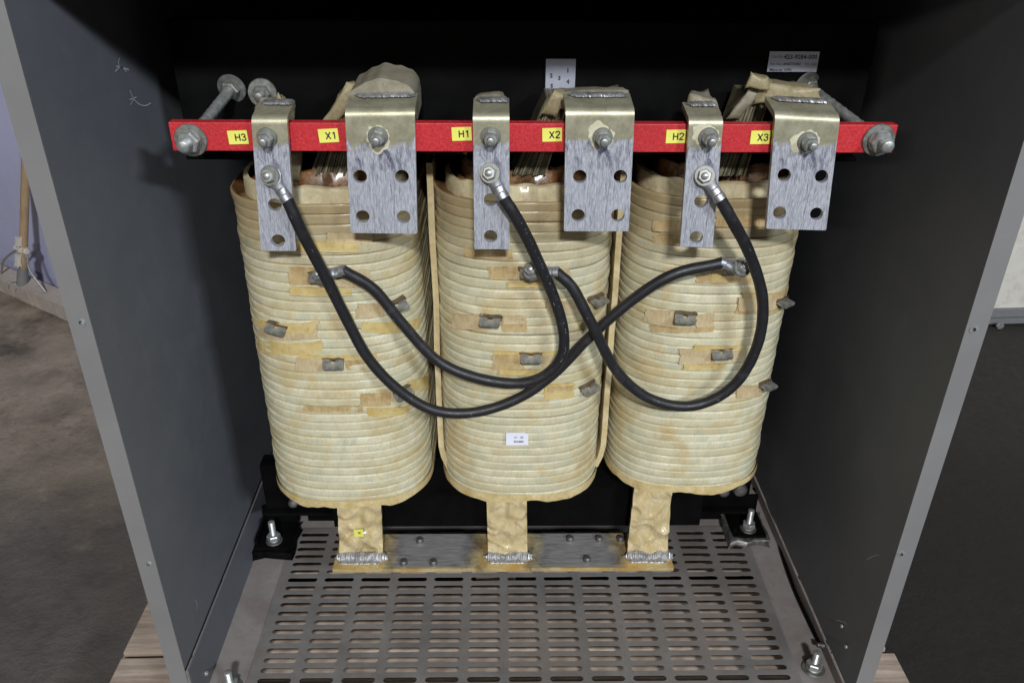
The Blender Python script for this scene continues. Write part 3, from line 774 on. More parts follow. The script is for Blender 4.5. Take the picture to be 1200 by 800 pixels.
P3 = [('tan_tape', rect(815, 322, 880, 331)), ('pale_tape', rect(833, 318, 845, 330)), ('pink_tape', rect(865, 348, 908, 364, -3)), ('tan_tape', rect(862, 360, 915, 367, -4)),
 ('pink_tape', [(758, 362), (790, 364), (790, 383), (754, 376)]), ('pink_tape', rect(815, 368, 836, 383, -1)), ('tan_tape', rect(762, 381, 836, 387, 1)),
 ('pink_tape', rect(796, 408, 834, 426)), ('tan_tape', rect(832, 408, 838, 424)), ('pink_tape', rect(856, 408, 874, 424, -1)), ('pale_tape', rect(800, 426, 850, 432)), ('pale_tape', rect(812, 404, 872, 409)),
 ('pink_tape', rect(862, 452, 892, 466, -2)), ('pale_tape', rect(862, 467, 908, 474, -4)), ('tan_tape', rect(870, 440, 914, 446, -5)),
 ('tan_tape', [(868, 343), (922, 338), (921, 346), (870, 350)]), ('tan_tape', [(862, 441), (905, 433), (905, 443), (866, 449)]),
 ('tan_tape', rect(766, 258, 800, 270, 1)), ('tan_tape', rect(766, 274, 797, 285, 2)), ('tan_tape', rect(838, 252, 900, 265))]
for cx, w, P in zip(CXS, (W1, W2, W3), (P1, P2, P3)):
    for k, (mat, poly) in enumerate(P): patch(cx, w, poly, mat, .0019+.0006*(k % 3), k*1.7+cx*9)
for cx, w, tabs in ((CXS[0], W1, [(375, 322, 20, 0), (463, 357, 25, 12), (326, 383, 24, -8), (391, 424, 30, 0), (470, 459, 30, 8)]),
                    (CXS[1], W2, [(622, 317, 24, 0), (698, 350, 18, -4), (575, 374, 26, 0), (622, 417, 28, 0), (688, 453, 20, 6)]),
                    (CXS[2], W3, [(858, 312, 24, 0), (915, 352, 12, -6), (803, 371, 26, 0), (845, 412, 26, 4), (896, 449, 12, -8)])):
    for px, py, dr, tw in tabs: tab(cx, w, px, py, droop=dr, twist=tw)
# small white sticker on the middle coil
def sticker(name, parent, c, ux, uy, w, h, lines, mat, ink=('ink',), corner=.0):
    """lines: (text, size, u, v, ink index, align)"""
    b = B(); ux, uy = V(ux).normalized(), V(uy).normalized(); nn = ux.cross(uy)
    if nn.dot(CAM-c) < 0: nn = -nn
    pl = [(-w/2, -h/2), (w/2, -h/2), (w/2, h/2-corner), (w/2-corner, h/2), (-w/2, h/2)] if corner else [(-w/2, -h/2), (w/2, -h/2), (w/2, h/2), (-w/2, h/2)]
    fr = [b.verts.new(c + ux*u + uy*v + nn*.0004) for u, v in pl]; bk = [b.verts.new(c + ux*u + uy*v) for u, v in pl]
    b.faces.new(fr)
    for k in range(len(pl)): b.faces.new((fr[k], bk[k], bk[(k+1) % len(pl)], fr[(k+1) % len(pl)]))
    for txt, sz, u, v, mi, al in lines:
        (stroke_text(b, txt, sz, lambda x, y: c + ux*(u+x) + uy*(v+y) + nn*.00065, mi) if al == 'STROKE' else
         text_into(b, txt, sz, lambda x, y: c + ux*(u+x) + uy*(v+y) + nn*.00065, mi, sz*.02, al))
    return link(name, b, [mat]+list(ink), parent, smooth=False)
h = coil_hit(CXS[1], 606, 512)
sticker('data_label', W2, h[0] + h[1]*.0038, (1, 0, 0), (0, 0, 1), .029, .0195, [('27 - 08', .0042, .002, .0025, 2, 'CENTER'), ('SN484', .0048, .002, -.0042, 1, 'CENTER')], 'paper', ('ink', 'faint_ink'), .004)

# tan barrier sheets standing between the coils
for px, px2 in ((509.5, 1), (721.5, -1)):
    p = at(px, 330, y=.945); b = B(); sg = px2; prev = None
    for j in range(25):
        t = j/24; z = .715 - t*(.715-.272); cur = []
        bow = .010*max(0, (t-.9)/.1)**2*sg
        for i, (dx, dy) in enumerate(((-.0022, .0), (.0052, .0), (.0055, .18), (-.002, .18))):
            wv = .0016*noise.noise(V((t*6, i*.2, px)))
            cur.append(b.verts.new((p.x - .0017 + dx + bow + wv, p.y + dy + wv, z)))
        if prev:
            for k in range(4): b.faces.new((prev[k], cur[k], cur[(k+1) % 4], prev[(k+1) % 4]))
        prev = cur
    link('insulation_barrier', b, 'barrier', tr)

# ---------------------------------------------------------------- red terminal bar
YBAR = .858
pl, pr_ = at(200, 143, y=YBAR), at(1052, 147, y=YBAR)
zt_, zb_ = (pl.z+pr_.z)/2, at(626, 178, y=YBAR).z
xl_, xr_ = at(200, 160, y=YBAR).x, at(1049, 163, y=YBAR).x
b = B(); box(b, (xl_, YBAR, zb_), (xr_, YBAR+.013, zt_), bev=.0008)
bar = link('insulating_bar', b, 'red', tr, smooth=False)
ZM = (zt_+zb_)/2
for txt, px, py, tilt in (('H3', 279, 161, -2), ('X1', 385, 159, -3), ('H1', 541, 157, -2), ('X2', 647, 158, -2), ('H2', 792, 160, -1), ('X3', 891, 161, -1)):
    c = at(px, py, y=YBAR-.0006); a = math.radians(-tilt)
    ux, uy = V((math.cos(a), 0, math.sin(a))), V((-math.sin(a), 0, math.cos(a)))
    sticker('marker_label', bar, c, ux, uy, .0205, .0142, [(txt, .0072, .0028, 0, 1, 'STROKE')], 'yellow')
def lugbolt(name, p, parent, w=.0105, hx=.0078, r=.0042, h=.021):
    return studbolt(name, p, parent, (0, -1, 0), w, hx, r, h, ('steel', 'washer'))
for px, py in ((224, 164), (1029, 164)):
    studbolt('end_bolt', at(px, py, y=YBAR-.0003), bar, (0, -1, 0), .0172, .0120, .0066, .027)
# tie rods running back from the bar to the clamp
for px, py, wx, wy in ((224, 163, 272, 103), (1028, 163, 944, 100)):
    a = at(px, py, y=YBAR+.013); e = at(wx, wy, y=YC-.001)
    b = B(); tube(b, [a + (e-a)*k/30 for k in range(31)], lambda t: .0062+.0004*math.sin(t*300), 12)
    rod = link('tie_rod', b, 'steel', tr)
    b = B(); ax = (a-e).normalized()
    lathe(b, e, ax, [(.006, 0), (.0165, 0), (.017, .0012), (.0165, .0025), (.006, .0026)], 28, 0, False); hexa(b, e+ax*.003, ax, .011, .008)
    link('washer', b, 'washer', rod)
# second washer and stud head beside it on the clamp
b = B(); c = at(308, 109, y=YC-.001); lathe(b, c, (0, -1, 0), [(.004, 0), (.0165, 0), (.017, .0015), (.0162, .003), (.004, .0032)], 28); hexa(b, c + V((0, -.003, 0)), (0, -1, 0), .0105, .008); thread(b, c + V((0, -.011, 0)), (0, -1, 0), .0055, .012)
link('clamp_bolt', b, 'washer', ct)
for px, py, R in ((848, 575, .009), (867, 573, .0115), (344, 588, .008)):
    b = B(); c = at(px, py, y=1.0348); lathe(b, c, (0, -1, 0), [(R, 0), (R, .003), (R*.8, .0065), (R*.3, .0085)], 20); link('clamp_bolt', b, 'dark_steel', cb)
b = B(); c = at(575, 617, y=1.022); lathe(b, c + V((0, 0, .0)), (0, -.3, 1), [(.003, 0), (.003, .002), (.001, .003)], 10); link('clamp_bolt', b, 'dark_steel', cb)
c = at(929.5, 72.5, y=YC-.0016)
sticker('rating_label', ct, c, (1, 0, 0), (0, 0, 1), .0575, .0225, [('Cat No.', .0042, -.0262, .0055, 2, 'LEFT'), ('423-9284-000', .0068, .0075, .0052, 1, 'CENTER'), ('Ser No.', .0042, -.0262, -.0025, 2, 'LEFT'),
        ('AN0776482', .0042, -.0012, -.0025, 1, 'CENTER'), ('Wt. 600', .0042, .0205, -.0025, 2, 'CENTER'), ('Material 1090', .0046, -.0262, -.0092, 1, 'LEFT')], 'dim_paper', ('ink', 'faint_ink'))
c = at(656.5, 92, y=YC-.0018); b = B()
tw = .0345; tz = .022
box(b, (c.x-tw/2, YC-.0042, c.z-tz), (c.x+tw/2, YC-.0022, c.z+tz), bev=.0006)
for txt, px, py, sz in (('1', 665.5, 83, .0065), ('2', 646, 89, .006), ('3', 655.5, 92, .006), ('4', 665.5, 96, .0065), ('S', 646.5, 101, .006)):
    q = at(px, py, y=YC-.0044); text_into(b, txt, sz, lambda x, y: V((q.x+x, YC-.0045, q.z+y)), 1, .0003)
link('tag_plate', b, ['card', 'ink'], tr, smooth=False)

# ---------------------------------------------------------------- terminal lugs
YLUG = .8515; LT = .0062                            # front plane of the lugs, their thickness
def lug(kind, tl, tr_, bl, br, holes, bolt, wipe, blob=0, reach=.033, rise=.006):
    """tl..br: photo pixels of the front plate's corners (tl, tr at the bend)"""
    A, Bq, Cq, D = [at(*p, y=YLUG-LT) for p in (tl, tr_, bl, br)]
    zt0 = (A.z+Bq.z)/2; zb0 = (Cq.z+D.z)/2; H = zt0-zb0
    R = .0085; y0 = YLUG-LT
    def mapuv(u, v, w):                            # u 0..1 across, v metres up from the bottom along the plate, then over the bend
        t = min(1, v/H); xa = Cq.x + (A.x-Cq.x)*t; xb = D.x + (Bq.x-D.x)*t; x = xa + (xb-xa)*u
        s = v - (H-R)
        if s <= 0: 
            za = Cq.z + (A.z-Cq.z)*t; zb = D.z + (Bq.z-D.z)*t
            return V((x, y0+w, za + (zb-za)*u))
        zr = (A.z + (Bq.z-A.z)*u) - R
        ang = s/R
        if ang < PI/2: rr = R-w; return V((x, y0+R-rr*math.cos(ang), zr+rr*math.sin(ang)))
        e = s - R*PI/2
        return V((x, y0+R+e, zr+R-w+e*rise/reach))
    b = B()
    Wd = (Bq-A).length
    vb = at(tl[0], wipe, y=y0).z - zb0
    def uvf(u, v): return (u, .685*v/vb if v < vb else .685 + .315*(v-vb)/(H+.06-vb))
    vcut = [0, .03, .055, .08, H*.75, H-R-.004]
    hl = []
    for px, py, r in holes:
        q = at(px, py, y=y0); v = q.z - zb0; t = v/H
        xa = Cq.x + (A.x-Cq.x)*t; xb = D.x + (Bq.x-D.x)*t; u = (q.x-xa)/(xb-xa)
        hl.append([(u + r/Wd*math.cos(2*PI*k/22), v + r*math.sin(2*PI*k/22)) for k in range(22)])
    v1 = H-R-.002
    # rounded lower corners; thick plate with drilled holes
    e = .015
    out = [(e, 0), (1-e, 0), (1, .0012), (1, v1), (0, v1), (0, .0012)]
    holed(b, out, hl, mapuv, LT, 0, uvf)
    # bend and top shelf
    uvl = b.loops.layers.uv.verify(); rows = []
    vs = [v1] + [H-R + R*PI/2*k/6 for k in range(7)] + [H-R+R*PI/2+reach*k/3 for k in (1, 2, 3)]
    for v in vs:
        rows.append([(b.verts.new(mapuv(u, v, 0)), b.verts.new(mapuv(u, v, LT)), u, v) for u in (0, .04, .5, .96, 1)])
    for ra, rb in zip(rows, rows[1:]):
        for i in range(4):
            for w, rev in ((0, 0), (1, 1)):
                q = [ra[i], ra[i+1], rb[i+1], rb[i]]; q = q[::-1] if rev else q
                f = b.faces.new([x[w] for x in q])
                for l, x in zip(f.loops, q): l[uvl].uv = uvf(x[2], x[3])
        for i in (0, 4):
            q = [ra[i][0], rb[i][0], rb[i][1], ra[i][1]]
            f = b.faces.new(q if i == 0 else q[::-1])
            for l in f.loops: l[uvl].uv = uvf(ra[i][2], ra[i][3])
    f = b.faces.new([r[0] for r in rows[-1]] + [r[1] for r in reversed(rows[-1])])
    bmesh.ops.recalc_face_normals(b, faces=b.faces)
    if blob:
        q = at(*bolt, y=y0); n_ = 40; cc = b.verts.new(V((q.x, y0-.0004, q.z))); rg = []
        for k in range(n_):
            a = 2*PI*k/n_; w_ = noise.noise(V((math.cos(a)*2.3, math.sin(a)*2.3, bolt[0])))
            r_ = .0125 + .004*w_ + .002*noise.noise(V((math.cos(a)*8, math.sin(a)*8, bolt[0]))) + .007*max(0, math.cos(a-blob))**3
            rg.append(b.verts.new(V((q.x+r_*math.cos(a)*.95, y0-.00025, q.z+r_*math.sin(a)*.9))))
        for k in range(n_): b.faces.new((cc, rg[k], rg[(k+1) % n_])).material_index = 1
    o = link('terminal_lug', b, ['lug', 'residue'], tr, ang=40)
    lugbolt('stud_bolt', at(*bolt, y=y0-.0003), o)
    # weld bead along the rear edge of the shelf
    e0, e1 = mapuv(.06, vs[-1]-.006, -.001), mapuv(.94, vs[-1]-.006, -.001)
    b = B(); weld(b, e0, e1, .0095, .0036, V((0, 1, 0)), V((0, -.35, .94)), tl[0]*.1, 26 if kind == 'X' else 14, 120)
    link('weld_bead', b, 'weld', o)
    return o, mapuv, vs[-1]
HR = .0072
lugs = {}
lugs['X1'] = lug('X', (404, 128), (486, 127), (411, 273), (489, 274), [(422, 207, HR), (471, 207, HR), (425, 254, HR), (473, 254, HR)], (443, 160), 186, 4.7)
lugs['X2'] = lug('X', (663, 127), (744, 127), (661, 271), (737, 271), [(679.5, 207, HR), (727, 207, HR), (677.5, 252.5, HR), (724, 252.5, HR)], (706, 161), 181, 2.2)
lugs['X3'] = lug('X', (909, 131), (985, 135), (898, 268), (968, 270), [(919, 206, HR), (963, 206, HR), (913.5, 250, HR), (957, 250, HR)], (946, 166), 184, 3.3)
lugs['H3'] = lug('H', (294, 136), (336, 136), (306, 294), (347, 294), [(322, 240, HR), (326, 282, HR)], (313, 161), 184)
lugs['H1'] = lug('H', (554, 133), (597, 133), (556, 292), (597, 292), [(575, 234, HR), (575, 277, HR)], (575, 160), 183)
lugs['H2'] = lug('H', (808, 138), (848, 138), (797, 289), (835, 290), [(821.5, 236, HR), (816, 278, HR)], (830, 161), 187, 2.6)

# leads: the taped risers behind the lugs
def riser(bl, br, tl, tr_, y0, y1, n, ms=('foil', 'foil_pale')):
    """stack of foil sheets seen on edge, leaning as in the photo; pixels of its front face"""
    b = B()
    P = [at(*p, y=y0) for p in (bl, br, tl, tr_)]
    for k in range(n):
        f0, f1 = (k+.04+random.uniform(0, .12))/n, (k+.9+random.uniform(-.1, .08))/n; yy = y0 + random.uniform(0, .007)
        mi = 1 if random.random() < .3 else 0
        c = [P[0].lerp(P[1], f) for f in (f0, f1)] + [P[2].lerp(P[3], f) for f in (f1, f0)]
        fr = [b.verts.new(V((q.x, yy, q.z))) for q in c]; bk = [b.verts.new(V((q.x, y1, q.z))) for q in c]
        b.faces.new(fr).material_index = mi; b.faces.new(bk[::-1]).material_index = mi
        for i in range(4): b.faces.new((fr[i], bk[i], bk[(i+1) % 4], fr[(i+1) % 4])).material_index = mi
    bmesh.ops.recalc_face_normals(b, faces=b.faces)
    return link('lead_stack', b, list(ms), tr, smooth=False)
def cap(name, px8, y0, y1, mat, amp=.004, seed=0, parent=None, cuts=4, sc=45):
    """taped end: front face pixels bl, br, tr, tl at depth y0 and rear face at y1"""
    f = [at(*p, y=y0) for p in px8[:4]]; r = [at(*p, y=y1) for p in px8[4:]]
    b = B(); lump(b, [f[0], f[1], r[1], r[0], f[3], f[2], r[2], r[3]], 0, amp, sc, cuts, seed)
    return link(name, b, mat, parent if parent is not None else tr, ang=150)
def arch(name, px_pts, y0, y1, thick, mat, parent, seed=0):
    """a curved wrap of tape: pixels along its upper front rim at depth y0, extruded back to y1"""
    top = spline([at(*p, y=y0) for p in px_pts], 8); b = B(); rows = []
    for i, p in enumerate(top):
        w = noise.noise(V((i*.21, seed, 0)))*.0016
        rows.append([b.verts.new(p + V((0, 0, w))), b.verts.new(p + V((0, y1-y0, .004+w*2))), b.verts.new(p + V((0, y1-y0, .004-thick+w))), b.verts.new(p + V((0, 0, -thick+w)))])
    for a, c in zip(rows, rows[1:]):
        for k in range(4): b.faces.new((a[k], c[k], c[(k+1) % 4], a[(k+1) % 4]))
    b.faces.new(rows[0]); b.faces.new(rows[-1][::-1]); bmesh.ops.recalc_face_normals(b, faces=b.faces)
    return link(name, b, mat, parent, ang=50)
r1 = riser((362, 207), (404, 207), (395, 112), (424, 112), .912, .965, 13)
r2 = riser((600, 206), (640, 206), (640, 116), (668, 116), .912, .965, 15)
r3 = riser((838, 207), (874, 207), (874, 112), (904, 112), .912, .965, 12)
cap('lead_wrap', [(372, 150), (392, 150), (424, 100), (406, 96), (378, 146), (398, 146), (428, 98), (412, 94)], .906, .95, 'lead_yellow', .003, 3, r1)
arch('lead_wrap', [(404, 122), (412, 107), (430, 96), (450, 92), (470, 97), (484, 106), (488, 122)], .885, .945, .018, 'lead_tape', r1, 2)
cap('lead_wrap', [(405, 128), (487, 127), (485, 112), (407, 112), (408, 122), (484, 122), (482, 104), (410, 104)], .893, .94, 'lead_tape', .0015, 4, r1)
cap('lead_wrap', [(640, 130), (742, 124), (737, 106), (652, 108), (645, 120), (735, 118), (724, 99), (655, 103)], .905, .955, 'lead_tape', .003, 9, r2)
cap('lead_wrap', [(632, 134), (652, 138), (664, 110), (650, 106), (636, 130), (655, 130), (666, 106), (654, 104)], .903, .94, 'lead_yellow', .003, 12, r2)
cap('lead_wrap', [(882, 122), (968, 124), (962, 104), (890, 98), (886, 112), (962, 116), (930, 94), (888, 92)], .905, .965, 'lead_yellow', .003, 15, r3)
cap('lead_wrap', [(872, 104), (902, 106), (900, 90), (880, 84), (876, 98), (905, 100), (898, 88), (884, 84)], .90, .935, 'lead_yellow', .004, 18, r3)
cap('lead_wrap', [(850, 140), (866, 140), (892, 108), (878, 104), (854, 138), (870, 138), (894, 104), (882, 100)], .908, .95, 'lead_tape', .003, 19, r3)
# H leads: short crumpled tails welded to the narrow lugs
def tail(px8, y0, y1, seed, mat='lead_tape', amp=.006): 
    return cap('winding_lead', px8, y0, y1, mat, amp, seed, tr, 4, 60)
tail([(298, 132), (338, 132), (340, 118), (303, 116), (303, 126), (334, 128), (330, 112), (306, 114)], .886, .915, 31, 'lead_tape')
tail([(318, 126), (342, 150), (343, 128), (326, 108), (322, 122), (344, 148), (344, 126), (330, 112)], .90, .93, 37, 'lead_yellow', .004)
tail([(555, 130), (596, 130), (594, 116), (557, 114), (558, 124), (590, 124), (586, 108), (562, 109)], .886, .915, 41)
tail([(806, 134), (846, 134), (838, 118), (808, 110), (808, 130), (838, 130), (830, 104), (810, 106)], .888, .925, 47, 'lead_tape', .005)
# heads of the risers under the bar for the H windings
tail([(332, 212), (352, 212), (354, 176), (336, 172), (335, 208), (352, 208), (354, 172), (336, 170)], .91, .94, 52, 'lead_yellow', .003)

# ---------------------------------------------------------------- lower bus bar and its straps
ZBUS = .0695
fl, fr_ = at(389, 669, z=ZBUS), at(789, 662, z=ZBUS); bl_, br_ = at(399, 629, z=ZBUS), at(783, 621, z=ZBUS)
y0b = (fl.y+fr_.y)/2; y1b = (bl_.y+br_.y)/2
b = B(); 
def Tb(u, v, w): return V((u, v, ZBUS-w))
holes = [circ(at(px, py, z=ZBUS).x, at(px, py, z=ZBUS).y, 0.0064, 16) for px, py in ((492, 634), (473, 660), (508, 660), (668, 632), (702, 632), (688, 656), (727, 632))]
holes = [[(u, v) for u, v in h_] for h_ in holes]
holed(b, [(fl.x, y0b), (fr_.x, y0b), (fr_.x-.002, y1b), (fl.x+.002, y1b)], holes, Tb, .007)
bmesh.ops.recalc_face_normals(b, faces=b.faces)
bus = link('bus_bar', b, 'bus', tr, smooth=False, origin=V(((fl.x+fr_.x)/2, (y0b+y1b)/2, ZBUS)))
for h_ in holes:
    b = B(); cx_, cy_ = sum(u for u, v in h_)/16, sum(v for u, v in h_)/16
    lathe(b, (cx_, cy_, ZBUS-.009), (0, 0, 1), [(.0062, 0), (.0062, .0115), (.0058, .0142), (.004, .0158)], 14); link('plug_stud', b, 'dark_steel', bus)
YST = .988
for k, (tl, tr_, bl, br, lean) in enumerate((((400, 580), (450, 580), (398, 641), (449, 641), 0), ((569, 575), (615, 575), (572, 645), (618, 645), 0), ((743, 565), (785, 565), (735, 638), (782, 638), 0))):
    b = B(); P = [at(*p, y=YST) for p in (bl, br, tr_, tl)]
    P[0].z = P[1].z = ZBUS+.0004; P[2].z = P[3].z = .285
    lump_v = []
    nu, nv = 24, 90; g = []
    for j in range(nv+1):
        row = []
        for i in range(nu+1):
            u, v = i/nu, j/nv
            q = (P[0]*(1-u)+P[1]*u)*(1-v) + (P[3]*(1-u)+P[2]*u)*v
            w = noise.noise(V((q.x*60, q.z*45, k*3)))*.0075 + noise.noise(V((q.x*22, q.z*18, k*5+9)))*.0055
            for r_ in range(4):                             # creases of the varnished wrapping
                zc = (.098, .128, .160, .19)[r_] + .011*math.sin(u*(4.5+r_*1.3)+k*2.1+r_*1.7) + .009*noise.noise(V((u*2.2, r_, k)))
                w -= .0052*max(0, 1-abs(q.z-zc)/.0062)*max(0, .35+noise.noise(V((u*3, r_*2.3, k*4.7))))
            row.append(b.verts.new(q + V((0, -.006+w*(1 if 0 < j < nv else .2), 0))))
        g.append(row)
    bk = [[b.verts.new(v.co + V((0, .013 if 0 < i < nu else .010, 0))) for i, v in enumerate(r)] for r in g]
    for j in range(nv):
        for i in range(nu):
            b.faces.new((g[j][i], g[j][i+1], g[j+1][i+1], g[j+1][i])); b.faces.new((bk[j][i], bk[j+1][i], bk[j+1][i+1], bk[j][i+1]))
        b.faces.new((g[j][0], g[j+1][0], bk[j+1][0], bk[j][0])); b.faces.new((g[j][nu], bk[j][nu], bk[j+1][nu], g[j+1][nu]))
    st = link('lead_strap', b, 'strap', tr, ang=60)
    # two-row weld along the foot of the strap
    e0, e1 = V((P[0].x-.007, YST-.012, ZBUS+.003)), V((P[1].x+.006, YST-.012, ZBUS+.003))
    b = B(); weld(b, e0, e1, .0085, .0058, V((0, .70, .71)), V((0, -.71, .70)), k*3.3+1, 22)
    weld(b, e0 + V((.006, -.008, -.0025)), e1 + V((-.010, -.008, -.0025)), .0045, .0024, V((0, .97, .2)), V((0, -.2, .97)), k*3.3+7, 26)
    link('weld_bead', b, 'weld', bus)
    if k == 0:
        sticker('strap_tag', st, at(420.5, 624, y=YST-.0165), (1, 0, 0), (0, 0, 1), .0145, .0145, [('x', .009, .001, .001, 1, 'CENTER')], 'yellow')

# ================================================================== jumper cables
def cable(label, pts, taps, hang):
    """pts: (px, py, y depth); first end bolted on an H lug, last end on a tap"""
    P = [at(px, py, y=yy) for px, py, yy in pts]
    t = thing('jumper_cable', label, 'cable', P[0], 'black jumper cables on the coils')
    b = B(); q = spline(P, 12)
    for i_, p_ in enumerate(q):
        e_ = min(1, i_/20, (len(q)-1-i_)/20); q[i_] = p_ + V([noise.noise(V((i_*.045, k_*9.3, pts[0][0])))*.0028*e_*(1, .35, 1)[k_] for k_ in range(3)])
    tube(b, q, lambda s: .0066+.0001*math.sin(s*140), 16)
    rnd = random.Random(int(pts[0][0]))                     # worn print and rubbed spots
    def fleck(i0, u, L_, w_):
        i0 = max(1, min(len(q)-3, int(i0))); t_ = (q[i0+1]-q[i0-1]).normalized(); o_ = (CAM-q[i0]).normalized(); o_ = (o_ - t_*o_.dot(t_)).normalized(); s_ = t_.cross(o_)
        nn = (o_*math.cos(u) + s_*math.sin(u)); ss = t_.cross(nn); c_ = q[i0] + nn*.00685
        try: b.faces.new([b.verts.new(c_ + t_*a*L_ + ss*d*w_) for a, d in ((-1, -.6), (-.2, -1), (1, -.5), (.8, .7), (-.4, 1))]).material_index = 1
        except ValueError: pass
    if pts[0][0] == 589:
        for i_ in range(14, 62): 
            if rnd.random() < .5: fleck(i_, -.35 + rnd.uniform(-.1, .1), rnd.uniform(.0006, .0014), rnd.uniform(.0004, .0008))
    for _ in range(7): fleck(rnd.uniform(8, len(q)-8), rnd.uniform(-1, 1), rnd.uniform(.0006, .003), rnd.uniform(.0002, .0006))
    link('sheath', b, ['rubber', 'scuff'], t)
    for end, d, tp in ((q[0], (q[0]-q[4]).normalized(), taps[0]), (q[-1], (q[-1]-q[-5]).normalized(), taps[1])):
        tip = at(tp[0], tp[1], y=tp[2])
        d = (tip-end); Lc = d.length; d.normalize()
        nrm = V(tp[3]).normalized()
        side = d.cross(nrm).normalized(); nrm = side.cross(d)
        b = B()
        # crimped barrel with a flat nip, shoulder, round palm
        def ringv(c, a, h_): return [b.verts.new(c + side*math.cos(2*PI*k/20)*a + nrm*math.sin(2*PI*k/20)*h_) for k in range(20)]
        S = [(0-.003, .0068, .0068), (.003, .0068, .0066), (.0045, .0062, .0045), (.010, .0066, .0042), (.0115, .0064, .0060), (Lc*.55, .0062, .0055), (Lc*.72, .0080, .0026), (Lc*.84, .0102, .0021), (Lc, .0114, .002), (Lc+.006, .0098, .002), (Lc+.0105, .0045, .002)]
        rs = [ringv(end + d*s_ , a, h_) for s_, a, h_ in S]
        for ra, rb in zip(rs, rs[1:]):
            for k in range(20): b.faces.new((ra[k], ra[(k+1) % 20], rb[(k+1) % 20], rb[k]))
        b.faces.new(rs[0][::-1]); b.faces.new(rs[-1]); bmesh.ops.recalc_face_normals(b, faces=b.faces)
        cl = link('cable_lug', b, 'crimp', t)
        b = B(); o = tip + nrm*.002
        lathe(b, o, nrm, [(.004, 0), (.0108, 0), (.011, .001), (.0105, .0022), (.004, .0022)], 24, 1)
        hexa(b, o + nrm*.0023, nrm, .0076, .006, 0, .4); lathe(b, o + nrm*.0083, nrm, [(.004, 0), (.0038, .003), (.002, .0042)], 12, 0)
        if tp is taps[1]: thread(b, o - nrm*.006, -nrm, .0035, .014)
        link('lug_bolt', b, ['steel', 'washer'], cl)
    return t
YL = YLUG-LT-.0022
cable('black cable from the H3 lug, passing behind the other two to the right coil',
      [(336, 233, .833), (350, 262, .835), (372, 307, .85), (402, 368, .862), (434, 423, .866), (470, 460, .868), (512, 481, .87), (560, 483, .873), (610, 466, .877), (652, 436, .877), (692, 395, .874), (740, 353, .872), (790, 322, .868), (846, 308, .872)],
      [(318, 206, YL, (0, -1, 0)), (868, 314, .872, (0, -.75, .65))], None)
cable('black cable from the H1 lug, turning back to a tap of the left coil',
      [(589, 230, .833), (603, 254, .835), (628, 300, .846), (649, 345, .855), (660, 390, .858), (655, 422, .859), (634, 443, .860), (600, 450, .864), (557, 443, .868), (512, 421, .873), (471, 377, .873), (437, 338, .871), (402, 317, .866)],
      [(575, 203, YL, (0, -1, 0)), (377, 323, .871, (0, -.75, .65))], None)
cable('black cable from the H2 lug, looping across the right coil to the middle coil',
      [(843, 232, .833), (857, 256, .835), (880, 303, .850), (893, 352, .858), (889, 400, .862), (869, 440, .866), (838, 466, .868), (801, 477, .869), (760, 466, .869), (721, 432, .865), (692, 378, .858), (672, 339, .860), (652, 319, .862)],
      [(826, 206, YL, (0, -1, 0)), (624, 318, .870, (0, -.75, .65))], None)

# ================================================================== pallet, ground, surroundings
ZP, ZG = -.034, -.175
pal = thing('wooden_pallet', 'weathered wooden pallet under the grey cabinet, board ends showing at both sides', 'pallet', (.01, 1.0, ZG))
yb_ = .500
gaps = [(.56, .700), (.722, .877), (.886, 1.032), (1.058, 1.20), (1.225, 1.37), (1.395, 1.52)]
for k, (ya, yb2) in enumerate(gaps):
    b = B(); box(b, (-.580+random.uniform(-.008, .008), ya, ZP-.020), (.607+random.uniform(-.008, .008), yb2, ZP-.0005), bev=.0018)
    bmesh.ops.subdivide_edges(b, edges=[e for e in b.edges if e.calc_length() > .5], cuts=30, use_grid_fill=True)
    for v in b.verts: v.co += V((0, noise.noise(v.co*9)*.002, noise.noise(v.co*12+V((0, 0, 4)))*.001))
    link('deck_board', b, 'wood', pal, smooth=False)
for x in (-.565, -.02, .55):
    b = B(); box(b, (x-.02, .56, ZG+.003), (x+.05, 1.5, ZP-.021), bev=.002); link('stringer', b, 'wood', pal, smooth=False)

b = B()
nx, ny = 80, 80
g = [[b.verts.new((-4+8*i/nx, -6+12*j/ny, ZG + .004*noise.noise(V((i*.3, j*.3, 0))))) for i in range(nx+1)] for j in range(ny+1)]
for j in range(ny):
    for i in range(nx): b.faces.new((g[j][i], g[j][i+1], g[j+1][i+1], g[j+1][i]))
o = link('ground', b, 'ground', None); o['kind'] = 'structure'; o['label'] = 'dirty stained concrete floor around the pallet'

# lilac wall and the push broom leaning on it
A0 = at(-20, 336, z=ZG); A1 = at(78, 380, z=ZG)
wd = V((A1.x-A0.x, A1.y-A0.y, 0)).normalized(); wn = V((-wd.y, wd.x, 0)); wn = wn if wn.y > 0 else -wn
b = B(); w0 = V((A0.x, A0.y, 0)) + wn*.12
pp = [w0 - wd*2.2, w0 + wd*1.1]
vs = [V((p.x, p.y, z)) + wn*o for o in (0, .12) for p, z in ((pp[0], ZG-.01), (pp[1], ZG-.01), (pp[1], 2.0), (pp[0], 2.0))]
vv = [b.verts.new(p) for p in vs]
for q in ((0, 1, 2, 3), (7, 6, 5, 4), (0, 4, 5, 1), (1, 5, 6, 2), (2, 6, 7, 3), (3, 7, 4, 0)): b.faces.new([vv[i] for i in q])
bmesh.ops.recalc_face_normals(b, faces=b.faces)
wl = link('building_wall', b, 'lilac', None, smooth=False); wl['label'] = 'pale lilac painted wall behind the push broom at the left edge'; wl['category'] = 'wall'
hc = at(31, 357, z=ZG); hc = V((hc.x, hc.y, ZG)) + wn*.02
br = thing('push_broom', 'wide push broom with wooden handle leaning against the lilac wall', 'broom', hc)
